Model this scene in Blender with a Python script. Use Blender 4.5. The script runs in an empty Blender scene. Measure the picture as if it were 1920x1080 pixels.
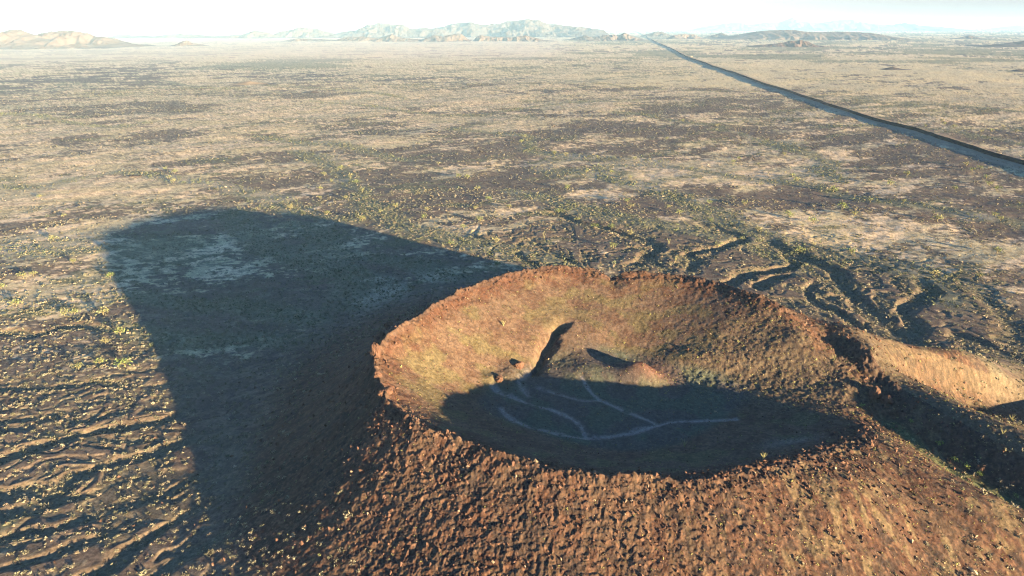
import bpy, math, random
import numpy as np
from mathutils import Vector
R = math.radians
rnd = random.Random(7)
nr = np.random.RandomState(11)
scene = bpy.context.scene
COL = scene.collection

# ------------------------------------------------------------------ camera
H = 140.0                       # metres above the plain
FPX = 1280.0                    # focal length in pixels of the 1920 wide photograph
PITCH = math.atan((540 - 48) / FPX)
cam_d = bpy.data.cameras.new("camera")
cam_d.sensor_width = 36.0
cam_d.lens = 24.0
cam_d.clip_start = 1.0
cam_d.clip_end = 200000.0
cam = bpy.data.objects.new("camera", cam_d)
COL.objects.link(cam)
cam.location = (0, 0, H)
cam.rotation_euler = (math.pi / 2 - PITCH, 0, 0)
scene.camera = cam

# ------------------------------------------------------------------ light
SUN_EL = R(6.0)
SUN_AZ = R(135)                 # clockwise from +Y (view direction): behind, to the right
world = bpy.data.worlds.new("World")
scene.world = world
world.use_nodes = True
wn = world.node_tree
wn.nodes.clear()
sky = wn.nodes.new("ShaderNodeTexSky")
sky.sky_type = 'NISHITA'
sky.sun_disc = False
sky.sun_elevation = SUN_EL
sky.sun_rotation = SUN_AZ
sky.altitude = 300
sky.air_density = 1.0
sky.dust_density = 0.3
sky.ozone_density = 3.0
bg = wn.nodes.new("ShaderNodeBackground")
bg.inputs['Strength'].default_value = 0.05
wo = wn.nodes.new("ShaderNodeOutputWorld")
hs = wn.nodes.new("ShaderNodeHueSaturation")
hs.inputs['Saturation'].default_value = 0.55
tint = wn.nodes.new("ShaderNodeVectorMath"); tint.operation = 'MULTIPLY'
tint.inputs[1].default_value = (0.35, 0.72, 1.20)
wn.links.new(sky.outputs[0], hs.inputs['Color'])
wn.links.new(hs.outputs[0], tint.inputs[0])
# the bright band of hazy sky just above the horizon, whitest away from the sun
geo = wn.nodes.new("ShaderNodeTexCoord"); sep = wn.nodes.new("ShaderNodeSeparateXYZ")
wn.links.new(geo.outputs['Generated'], sep.inputs[0])
band = wn.nodes.new("ShaderNodeMapRange"); band.interpolation_type = 'SMOOTHSTEP'
for _i, _v in ((1, .055), (2, .18), (3, 1.0), (4, 0.0)): band.inputs[_i].default_value = _v
wn.links.new(sep.outputs['Z'], band.inputs[0])
azm = wn.nodes.new("ShaderNodeMapRange"); azm.interpolation_type = 'SMOOTHSTEP'
for _i, _v in ((1, -.05), (2, .55), (3, 0.0), (4, 1.0)): azm.inputs[_i].default_value = _v
wn.links.new(sep.outputs['X'], azm.inputs[0])
hcol = wn.nodes.new("ShaderNodeMix"); hcol.data_type = 'RGBA'
hcol.inputs[6].default_value = (2.7, 2.7, 2.6, 1); hcol.inputs[7].default_value = (1.42, 1.46, 1.42, 1)
wn.links.new(azm.outputs[0], hcol.inputs[0])
mixb = wn.nodes.new("ShaderNodeMix"); mixb.data_type = 'RGBA'
wn.links.new(band.outputs[0], mixb.inputs[0]); wn.links.new(tint.outputs[0], mixb.inputs[6]); wn.links.new(hcol.outputs[2], mixb.inputs[7])
wn.links.new(mixb.outputs[2], bg.inputs['Color'])
wn.links.new(bg.outputs[0], wo.inputs['Surface'])

sun_d = bpy.data.lights.new("sun", 'SUN')
sun_d.energy = 5.0
sun_d.angle = R(0.55)
sun_d.color = (1.0, 0.73, 0.40)
sun = bpy.data.objects.new("sun", sun_d)
COL.objects.link(sun)
SDIR = Vector((math.sin(SUN_AZ) * math.cos(SUN_EL), math.cos(SUN_AZ) * math.cos(SUN_EL), math.sin(SUN_EL)))
sun.rotation_euler = SDIR.to_track_quat('Z', 'Y').to_euler()
sun.location = (200, -200, 300)

vs = scene.view_settings
vs.view_transform = 'Standard'
vs.look = 'None'
vs.gamma = 1.0
vs.use_curve_mapping = False
vs.exposure = 3.2
scene.cycles.volume_bounces = 0
scene.cycles.max_bounces = 4
scene.cycles.diffuse_bounces = 2
scene.cycles.use_denoising = True
scene.cycles.denoiser = 'OPENIMAGEDENOISE'
scene.cycles.denoising_input_passes = 'RGB_ALBEDO_NORMAL'
scene.cycles.denoising_prefilter = 'NONE'
scene.cycles.filter_width = 1.1

# ------------------------------------------------------------------ helpers
def ray(px, py):
    x = (px - 960) / FPX
    y = (540 - py) / FPX
    return x, math.cos(PITCH) + y * math.sin(PITCH), -math.sin(PITCH) + y * math.cos(PITCH)

def unproj(px, py, z=0.0):
    x, f, d = ray(px, py)
    t = (z - H) / d
    return x * t, f * t, z

def hash2(ix, iy, seed):
    h = (ix.astype(np.int64) * 374761393 + iy.astype(np.int64) * 668265263 + seed * 974711) & 0xFFFFFFFF
    h = ((h ^ (h >> 13)) * 1274126177) & 0xFFFFFFFF
    h = ((h ^ (h >> 15)) * 2246822519) & 0xFFFFFFFF
    return ((h ^ (h >> 16)) & 0xFFFFFF).astype(np.float32) / 16777215.0

def vnoise(x, y, seed=0):
    x = np.asarray(x, dtype=np.float64); y = np.asarray(y, dtype=np.float64)
    ix = np.floor(x); iy = np.floor(y)
    fx = (x - ix).astype(np.float32); fy = (y - iy).astype(np.float32)
    fx = fx * fx * (3 - 2 * fx); fy = fy * fy * (3 - 2 * fy)
    a = hash2(ix, iy, seed); b = hash2(ix + 1, iy, seed)
    c = hash2(ix, iy + 1, seed); d = hash2(ix + 1, iy + 1, seed)
    return (a + (b - a) * fx) * (1 - fy) + (c + (d - c) * fx) * fy

def fbm(x, y, octs=4, seed=0, gain=0.5):
    s = 0.0; amp = 1.0; tot = 0.0
    for o in range(octs):
        s = s + amp * vnoise(x, y, seed + o * 17)
        tot += amp; amp *= gain
        x, y = (x * 0.8 - y * 0.6) * 2.03 + 13.1, (x * 0.6 + y * 0.8) * 2.03 + 7.7
    return s / tot           # 0..1, mean .5

def ridged(x, y, octs=4, seed=0):
    s = 0.0; amp = 1.0; tot = 0.0
    for o in range(octs):
        s = s + amp * (1 - np.abs(2 * vnoise(x, y, seed + o * 31) - 1))
        tot += amp; amp *= 0.5
        x, y = (x * 0.8 - y * 0.6) * 2.07 + 3.1, (x * 0.6 + y * 0.8) * 2.07 + 9.7
    return s / tot

def sstep(a, b, x):
    t = np.clip((x - a) / (b - a), 0, 1)
    return t * t * (3 - 2 * t)

def poly_dist(X, Y, pts):
    """distance to a polyline, signed side, param 0..1 and interpolated z"""
    best = np.full(X.shape, 1e18); par = np.zeros(X.shape); side = np.zeros(X.shape); zz = np.zeros(X.shape)
    L = [0.0]
    for a, b in zip(pts[:-1], pts[1:]):
        L.append(L[-1] + math.hypot(b[0] - a[0], b[1] - a[1]))
    for k, (a, b) in enumerate(zip(pts[:-1], pts[1:])):
        ex, ey = b[0] - a[0], b[1] - a[1]
        ll = ex * ex + ey * ey
        t = np.clip(((X - a[0]) * ex + (Y - a[1]) * ey) / ll, 0, 1)
        dx = X - (a[0] + t * ex); dy = Y - (a[1] + t * ey)
        d = dx * dx + dy * dy
        m = d < best
        best = np.where(m, d, best)
        par = np.where(m, (L[k] + t * (L[k + 1] - L[k])) / L[-1], par)
        side = np.where(m, (ex * (Y - a[1]) - ey * (X - a[0])) / np.sqrt(ll * np.maximum(d, 1e-6)), side)   # +1 = left of travel, easing round the ends
        if len(a) > 2:
            zz = np.where(m, a[2] + t * (b[2] - a[2]), zz)
    return np.sqrt(best), side, par, zz

def smax(a, b, k):
    h = np.clip(0.5 + 0.5 * (a - b) / k, 0, 1)
    return b + (a - b) * h + k * h * (1 - h)

def smin(a, b, k):
    return -smax(-a, -b, k)

def smooth_pts(p, n=4):
    """Catmull-Rom resample of a polyline"""
    out = []
    P = [p[0]] + list(p) + [p[-1]]
    for i in range(1, len(P) - 2):
        for s in range(n):
            t = s / n
            out.append(tuple(0.5 * ((2 * P[i][c]) + (-P[i - 1][c] + P[i + 1][c]) * t + (2 * P[i - 1][c] - 5 * P[i][c] + 4 * P[i + 1][c] - P[i + 2][c]) * t * t + (-P[i - 1][c] + 3 * P[i][c] - 3 * P[i + 1][c] + P[i + 2][c]) * t ** 3) for c in range(len(p[0]))))
    out.append(tuple(p[-1]))
    return out

# ------------------------------------------------------------------ the cinder cone: rim traced in world metres
RIM_PX = [(1060, 498, 37), (960, 510, 38), (860, 545, 38.5), (790, 582, 38), (735, 620, 37), (703, 668, 34),
          (716, 740, 31.5), (790, 795, 31.5), (880, 832, 30), (1000, 866, 29.5), (1150, 890, 28.5), (1300, 898, 28),
          (1450, 884, 26.5), (1560, 850, 24), (1630, 800, 19), (1662, 757, 19), (1668, 715, 23), (1628, 655, 28),
          (1550, 600, 35), (1420, 550, 36.5), (1300, 519, 36), (1200, 508, 36), (1145, 510, 35.5)]
CX, CY = 45.0, 222.0
_r = []
for px, py, z in RIM_PX:
    x, y, _ = unproj(px, py, z)
    _r.append((math.atan2(y - CY, x - CX), math.hypot(x - CX, y - CY), z))
_r.sort()
_ra = np.array([a for a, _, _ in _r]); _rr = np.array([b for _, b, _ in _r]); _rz = np.array([c for _, _, c in _r])
_tt = np.linspace(-math.pi, math.pi, 721)
_ri = np.interp(_tt, _ra, _rr, period=2 * math.pi)
_zi = np.interp(_tt, _ra, _rz, period=2 * math.pi)
def _sm(v, w):
    k = np.hanning(w); k /= k.sum()
    e = np.concatenate([v[-w:-1], v, v[1:w]])
    return np.convolve(e, k, 'same')[w - 1:w - 1 + len(v)]
_ri = _sm(_ri, 13); _zi = _sm(_zi, 13)

_RIMPTS = [(CX + _ri[k] * math.cos(_tt[k]), CY + _ri[k] * math.sin(_tt[k]), _zi[k]) for k in range(0, 721, 12)]
def W(*pts):   # list of (px,py,z) -> smoothed world polyline
    return smooth_pts([unproj(*p) for p in pts])

CHANNEL = W((1560, 775, 17), (1625, 785, 16.5), (1680, 805, 15.5), (1760, 870, 14.5), (1840, 915, 13.5), (1930, 965, 12.5), (2060, 1040, 10))
RIDGE_R = W((1628, 655, 28), (1668, 712, 21.5), (1720, 745, 21.5), (1790, 785, 22), (1880, 835, 21.5), (1990, 900, 20), (2130, 980, 16))
NEAR_ARM = W((1450, 884, 26.5), (1560, 850, 24.0), (1650, 812, 20.5), (1740, 868, 19), (1830, 912, 17), (1930, 957, 15.5), (2060, 1020, 13))
SPUR = W((1590, 614, 30), (1640, 628, 25), (1720, 652, 19.5), (1800, 676, 14), (1880, 702, 6.5), (1908, 714, 2))
SPUR_GULLY = W((1670, 690, 20), (1740, 708, 12), (1830, 725, 5), (1920, 742, .5), (2040, 765, 0))
INNER_GULLY = W((1075, 585, 27.5), (1050, 615, 23), (1030, 650, 19), (1008, 688, 15.5), (1000, 712, 15))

def tps(ctrl, qx, qy):
    """smooth surface through surveyed spot heights (thin plate spline)"""
    P = np.array(ctrl); n = len(P)
    def U(r2): return r2 * np.log(np.maximum(r2, 1e-6))
    A = np.zeros((n + 3, n + 3))
    A[:n, :n] = U((P[:, None, 0] - P[None, :, 0]) ** 2 + (P[:, None, 1] - P[None, :, 1]) ** 2) + np.eye(n) * 5
    A[:n, n] = 1; A[:n, n + 1:] = P[:, :2]; A[n, :n] = 1; A[n + 1:, :n] = P[:, :2].T
    w = np.linalg.solve(A, np.concatenate([P[:, 2], [0, 0, 0]]))
    out = w[n] + w[n + 1] * qx + w[n + 2] * qy
    for k in range(n): out = out + w[k] * U((qx - P[k, 0]) ** 2 + (qy - P[k, 1]) ** 2)
    return out
_fl = CHANNEL[1::3] + RIDGE_R[::3] + NEAR_ARM[::3] + SPUR[::3] + SPUR_GULLY[1::3]
_fl += [unproj(*p) for p in ((1700, 900, 20), (1600, 930, 23), (1850, 1020, 13), (1500, 960, 22), (1960, 1100, 7), (1760, 620, 2), (1860, 655, 1), (1940, 695, 0), (1985, 745, 0), (1690, 598, 5), (1990, 815, 5), (1850, 780, 15), (1770, 735, 18), (1600, 720, 18), (1570, 680, 21))]
FLANK_PTS = []
_fl += [(145, 266, 13), (132, 282, 12), (165, 268, 5), (112, 262, 32), (122, 268, 23)]
for p in _fl:
    if all((p[0] - q[0]) ** 2 + (p[1] - q[1]) ** 2 > 9 for q in FLANK_PTS): FLANK_PTS.append(p)

L_GULLIES = [  # dark shaded rills of the lower left apron: (half width, depth, points)
    (2.2, 3.0, [(-80, 862), (0, 846), (60, 828), (110, 816), (165, 802), (250, 787), (330, 768), (380, 745)]),
    (1.6, 2.0, [(-60, 785), (0, 775), (45, 768), (95, 766), (135, 776), (190, 770), (260, 752)]),
    (2.2, 3.0, [(-80, 925), (0, 914), (55, 906), (85, 912), (130, 882), (200, 856), (280, 834), (350, 806), (400, 780)]),
    (1.6, 2.2, [(-70, 960), (0, 946), (90, 928), (180, 902), (250, 884), (330, 866)]),
    (1.8, 2.4, [(-60, 1010), (0, 992), (90, 976), (150, 958), (230, 930), (330, 895), (420, 850)]),
    (1.8, 2.4, [(60, 1100), (120, 1082), (180, 1055), (215, 1028), (250, 1004), (330, 966), (420, 922)]),
    (1.4, 1.6, [(-40, 1062), (40, 1036), (120, 1012), (210, 978), (300, 938)]),
    (1.6, 2.0, [(-60, 722), (20, 712), (80, 712), (150, 706), (210, 712), (270, 716)]),
    (1.5, 1.8, [(230, 1100), (300, 1060), (370, 1020), (450, 980), (540, 940)]),
    (1.8, 2.4, [(-80, 618), (0, 612), (60, 618), (120, 604), (180, 602), (260, 612)]),
    (1.4, 1.5, [(60, 800), (140, 800), (200, 822), (280, 812), (340, 800)]),
]
R_GULLIES = [
    (3.0, 4.0, [(1150, 505), (1190, 494), (1218, 480), (1232, 462), (1205, 452), (1180, 442), (1140, 430), (1100, 420), (1040, 402), (980, 388)]),
    (2.0, 3.0, [(1235, 505), (1222, 484), (1210, 466), (1160, 470)]),
    (3.0, 4.0, [(1290, 518), (1305, 492), (1296, 478), (1330, 470), (1365, 458), (1390, 444), (1330, 425), (1290, 412)]),
    (3.4, 4.6, [(1350, 545), (1370, 530), (1400, 512), (1440, 508), (1480, 498), (1492, 484), (1450, 452), (1420, 435)]),
    (3.0, 4.0, [(1420, 545), (1440, 528), (1470, 518), (1500, 515)]),
    (4.0, 4.2, [(1700, 650), (1690, 625), (1668, 608), (1640, 588), (1610, 562), (1592, 540), (1575, 515), (1540, 495), (1500, 478), (1440, 452)]),
    (2.6, 3.6, [(1650, 615), (1600, 606), (1580, 590), (1560, 580), (1530, 568), (1525, 548), (1535, 532), (1560, 526)]),
    (2.4, 3.2, [(1610, 562), (1575, 552), (1560, 560), (1590, 575), (1640, 588)]),
    (3.0, 3.4, [(1725, 655), (1715, 625), (1705, 600), (1695, 582), (1720, 560), (1750, 545), (1730, 528), (1700, 518)]),
    (3.0, 3.0, [(1960, 690), (1890, 665), (1830, 640), (1790, 625), (1760, 618)]),
    (2.2, 2.6, [(960, 470), (985, 492), (1010, 505), (1040, 512)]),
    (2.0, 2.6, [(985, 445), (1020, 465), (1050, 480), (1090, 496), (1130, 515)]),
]
WASHES = [
    (9, [(430, 395), (470, 430), (520, 470), (600, 500), (690, 520), (760, 560)]),
    (8, [(600, 470), (660, 500), (700, 540), (690, 580)]),
    (7, [(230, 560), (320, 568), (400, 560), (520, 590), (620, 610)]),
    (6, [(250, 620), (350, 640), (470, 640), (600, 660)]),
    (8, [(560, 420), (620, 450), (650, 480), (780, 500), (860, 530)]),
  # broad shallow washes with green trees: (half width m, points)
    (10, [(560, 285), (600, 300), (640, 320), (660, 350), (690, 385), (720, 420), (800, 440), (880, 458), (960, 478), (1040, 492)]),
    (8, [(480, 255), (540, 262), (600, 268), (640, 272), (700, 285), (760, 300)]),
    (9, [(850, 240), (930, 248), (985, 255), (1000, 280), (1060, 290), (1120, 296), (1180, 300), (1240, 302)]),
    (10, [(1020, 320), (1080, 322), (1140, 332), (1200, 350), (1260, 372), (1330, 400), (1370, 425), (1450, 450), (1560, 480), (1690, 505), (1760, 530), (1830, 570)]),
    (8, [(1090, 318), (1180, 308), (1290, 315), (1400, 335), (1500, 345), (1570, 362), (1640, 378), (1720, 388), (1800, 405), (1900, 425)]),
    (8, [(1160, 210), (1220, 215), (1260, 225), (1340, 235), (1400, 255), (1480, 275), (1540, 300), (1560, 340)]),
    (8, [(960, 360), (1040, 378), (1120, 402), (1200, 420), (1330, 440), (1420, 470), (1500, 500)]),
    (7, [(0, 345), (80, 350), (180, 330), (260, 325), (330, 335), (400, 345), (470, 360), (560, 395), (620, 410)]),
    (7, [(0, 470), (90, 478), (180, 480), (240, 470)]),
    (7, [(300, 150), (400, 166), (500, 162), (600, 165), (700, 172), (760, 183)]),
    (7, [(0, 215), (60, 217), (130, 232), (210, 240), (260, 232)]),
    (6, [(600, 190), (700, 198), (780, 210), (860, 215), (960, 205), (1060, 192), (1140, 190)]),
    (6, [(940, 140), (1040, 148), (1110, 155), (1190, 165), (1300, 170), (1420, 172)]),
    (8, [(1560, 240), (1640, 235), (1720, 240), (1790, 245), (1880, 262), (1960, 275)]),
    (6, [(1600, 205), (1700, 196), (1800, 200), (1920, 210)]),
]
def flat_pts(pts, z=0.0):
    return smooth_pts([unproj(p[0], p[1], z)[:2] for p in pts], 4)
L_W = [(w, d, flat_pts(p, 3.0)) for w, d, p in L_GULLIES]
R_W = [(w, d, flat_pts(p, 1.0)) for w, d, p in R_GULLIES]
WASH_W = [(w, flat_pts(p)) for w, p in WASHES]
FLOOR_TRAILS = [W((925, 725, 17), (985, 757, 15), (1050, 778, 14), (1085, 800, 13.5), (1098, 825, 13)),
                W((940, 760, 17), (960, 790, 15), (1010, 812, 14), (1098, 828, 13), (1180, 818, 13), (1260, 795, 13.5), (1380, 793, 14)),
                W((1090, 705, 17), (1120, 740, 15.5), (1180, 775, 14), (1230, 797, 13.5)),
                W((990, 700, 16), (975, 722, 15), (990, 745, 15)),
                W((1010, 725, 16), (1090, 748, 15), (1125, 745, 15))]
WALL_PX = [(2080, 362), (1990, 335), (1917, 312), (1839, 288), (1776, 266), (1720, 246), (1698, 241), (1660, 231), (1620, 220), (1560, 200), (1500, 180), (1460, 166), (1420, 153), (1380, 139), (1340, 126), (1300, 111), (1260, 93), (1217, 72.5), (1205, 65), (1190, 58)]
WALL_W = [unproj(x, y)[:2] for x, y in WALL_PX]
# colour and cover zones of the plain, as ground positions: (px, py, lava, green, gold)
ZONES = [(0, 110, .0, .45, .35), (0, 130, .25, .5, .1), (60, 145, .8, .2, 0), (220, 135, .65, .3, .05), (400, 130, .45, .6, .1), (0, 165, .6, .3, .1), (180, 160, .5, .4, .15),
         (0, 200, .45, .2, 0), (120, 195, .7, .2, 0), (200, 190, .2, .2, 0), (0, 250, .15, .1, 0), (150, 240, .15, .2, 0), (60, 225, .35, .4, 0), (250, 262, .6, .2, 0), (150, 300, .15, .2, 0), (30, 290, .15, .1, 0), (50, 280, .35, .1, 0),
         (330, 200, .85, .1, 0), (400, 225, .1, .2, 0), (480, 195, .1, .1, 0), (300, 290, .3, .3, 0), (300, 175, .6, .5, 0), (450, 150, .4, .1, .3), (560, 145, .7, .4, 0), (520, 180, .7, .2, 0),
         (650, 185, .05, .15, .1), (750, 190, .0, .2, .1), (620, 205, .05, .25, 0), (850, 180, .1, .3, .1), (850, 160, .5, .4, 0), (700, 150, .5, .4, 0), (600, 120, .05, .6, .3), (900, 120, .05, .5, .5),
         (250, 110, .0, .4, .2), (500, 112, .0, .6, .3), (800, 132, .1, .6, .3), (900, 132, .0, .4, .6), (1000, 125, .0, .45, .5), (1000, 100, .0, .5, .2), (750, 100, .0, .1, 0),
         (0, 390, .35, .3, 0), (60, 375, .05, .1, 0), (40, 430, .6, .3, 0), (150, 390, .6, .3, 0), (250, 360, .5, .4, 0), (300, 330, .6, .2, 0), (400, 310, .5, .4, 0), (120, 450, .4, .3, 0), (60, 520, .4, .3, 0), (200, 330, .2, .2, 0),
         (520, 330, .7, .2, 0), (560, 300, .6, .2, 0), (500, 240, .15, .4, 0), (440, 270, .3, .5, 0), (700, 240, .75, .2, 0), (620, 225, .5, .3, 0), (800, 262, .8, .2, 0), (740, 265, .2, .2, 0),
         (820, 300, .75, .3, 0), (760, 350, .75, .3, 0), (900, 330, .6, .3, 0), (900, 230, .1, .2, 0), (850, 200, .35, .2, 0), (1000, 175, .4, .3, .1), (1040, 190, .1, .3, .2), (950, 285, .75, .3, 0), (1000, 210, .5, .3, 0),
         (1250, 205, .85, .2, 0), (1350, 190, .75, .3, 0), (1200, 240, .8, .2, 0), (1100, 200, .1, .3, .1), (1300, 260, .65, .3, 0), (1060, 260, .6, .3, 0), (1100, 290, .6, .4, 0), (1000, 330, .75, .2, 0), (1180, 285, .7, .3, 0),
         (1330, 318, .05, .1, 0), (1250, 330, .3, .3, 0), (1080, 350, .6, .4, 0), (1200, 345, .5, .7, 0), (1000, 400, .75, .3, 0), (1150, 400, .8, .2, 0), (1280, 380, .5, .4, 0), (1400, 370, .65, .3, 0),
         (1150, 130, .05, .4, .6), (1250, 150, .0, .1, .9), (1350, 158, .0, .05, 1.), (1100, 112, .1, .6, .2), (1180, 100, .2, .5, .1), (1380, 168, .5, .3, .1), (1120, 92, .0, .1, .1), (1150, 88, .0, .05, .1), (1250, 115, .0, .4, .5),
         (1400, 100, .3, .7, 0), (1600, 100, .35, .7, 0), (1850, 100, .35, .7, 0), (1500, 80, .3, .6, 0), (1750, 75, .3, .6, 0), (1900, 60, .2, .4, 0), (1400, 112, .0, .3, .6), (1600, 115, .05, .3, .7), (1850, 115, .05, .3, .8),
         (1500, 135, .0, .2, .9), (1700, 135, .1, .2, .9), (1880, 145, .05, .1, .9), (1550, 160, .05, .1, .8), (1650, 165, .05, .1, .9), (1780, 165, .05, .3, .7), (1620, 185, .2, .6, .3), (1750, 190, .2, .6, .3), (1880, 190, .1, .4, .5),
         (1700, 215, .3, .6, .2), (1800, 230, .5, .5, .1), (1900, 215, .4, .5, .2), (1850, 260, .75, .3, 0), (1900, 280, .5, .3, .1), (1620, 210, .3, .5, .2),
         (1500, 230, .6, .3, .1), (1550, 260, .7, .3, 0), (1650, 290, .8, .2, 0), (1700, 330, .75, .2, 0), (1560, 300, .6, .4, 0), (1800, 350, .75, .2, 0), (1600, 350, .4, .4, 0), (1450, 300, .4, .3, 0), (1550, 390, .9, .1, 0),
         (1700, 420, .8, .2, 0), (1850, 400, .75, .3, 0), (1600, 440, .45, .2, 0), (1720, 470, .85, .1, 0), (1850, 480, .35, .2, 0), (1800, 520, .6, .2, 0), (1480, 440, .8, .1, 0), (1450, 400, .6, .3, 0), (1900, 560, .5, .3, 0),
         (1700, 600, 1, .1, 0), (1600, 520, 1, .1, 0), (1450, 480, 1, .1, 0), (1300, 460, 1, .1, 0), (1150, 450, 1, .1, 0), (1050, 450, .9, .2, 0), (950, 420, .8, .2, 0), (850, 400, .75, .3, 0),
         (700, 480, 1, .5, 0), (500, 480, .8, .4, 0), (300, 450, .2, .3, 0), (400, 430, .8, .3, 0), (300, 430, .7, .3, 0), (300, 550, 1, .3, 0), (600, 550, 1, .4, 0), (500, 650, 1, .4, 0), (450, 550, 1, .4, 0), (320, 640, 1, .3, 0), (550, 450, .9, .4, 0), (150, 560, .5, .3, 0), (100, 640, .9, .1, 0), (100, 720, .9, .1, 0), (200, 800, .8, .1, 0), (200, 1000, .8, .1, 0), (500, 900, .8, .3, 0), (1200, 1000, 1, .1, 0), (1850, 900, .9, .2, 0)]
_zp = np.array([unproj(z[0], z[1])[:2] for z in ZONES]); _zv = np.array([z[2:] for z in ZONES])
_zl = np.stack([np.log(np.hypot(_zp[:, 0], _zp[:, 1])) * 1.0, np.arctan2(_zp[:, 0], _zp[:, 1])], 1)
# zone blending runs on true ground positions; distances count relative to how far out the place lies
def zones(X, Y):
    n = 160; m = 120
    la = np.linspace(math.log(100), math.log(9000), n); aa = np.linspace(-0.85, 0.85, m)
    G1, G2 = np.meshgrid(la, aa, indexing='ij')
    w = np.zeros((n, m, 3)); ws = np.zeros((n, m, 1))
    for (a, b), v in zip(_zl, _zv):
        k = 1.0 / ((G1 - a) ** 2 * 3.0 + (G2 - b) ** 2 * 2.2 + 0.0006) ** 2
        w += k[..., None] * v; ws += k[..., None]
    w /= ws
    l = np.log(np.maximum(np.hypot(X, Y), 1)); a = np.arctan2(X, Y)
    fi = np.clip((l - la[0]) / (la[1] - la[0]), 0, n - 1.001); fj = np.clip((a - aa[0]) / (aa[1] - aa[0]), 0, m - 1.001)
    i = fi.astype(int); j = fj.astype(int); fi = (fi - i)[..., None]; fj = (fj - j)[..., None]
    return (w[i, j] * (1 - fi) + w[i + 1, j] * fi) * (1 - fj) + (w[i, j + 1] * (1 - fi) + w[i + 1, j + 1] * fi) * fj

# ------------------------------------------------------------------ terrain grid (one sheet out to the horizon)
QK = 1.0
rs = [0.0, 20, 40, 60, 75, 85]
while rs[-1] < 330: rs.append(rs[-1] * (1 + .00135 * QK))
while rs[-1] < 60000: rs.append(rs[-1] + QK * max(rs[-1] ** 2 / (683 * H) * 0.62, 0.45))
rs.append(90000.0)
rs = np.array(rs)
fine = np.arange(-R(45.5), R(45.5), 0.00125 * QK)
coarse = np.linspace(R(47), R(313), 110)
an = np.concatenate([fine, coarse])
NR, NA = len(rs), len(an)
AA, RR = np.meshgrid(an, rs)          # shape (NR, NA)
X = RR * np.sin(AA); Y = RR * np.cos(AA)

def gauss(px, py, z, sx, sy, X, Y, rot=0):
    cx, cy, _ = unproj(px, py, z)
    dx = X - cx; dy = Y - cy
    c, s = math.cos(rot), math.sin(rot)
    u = dx * c + dy * s; v = -dx * s + dy * c
    return np.exp(-(u / sx) ** 2 - (v / sy) ** 2)

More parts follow.
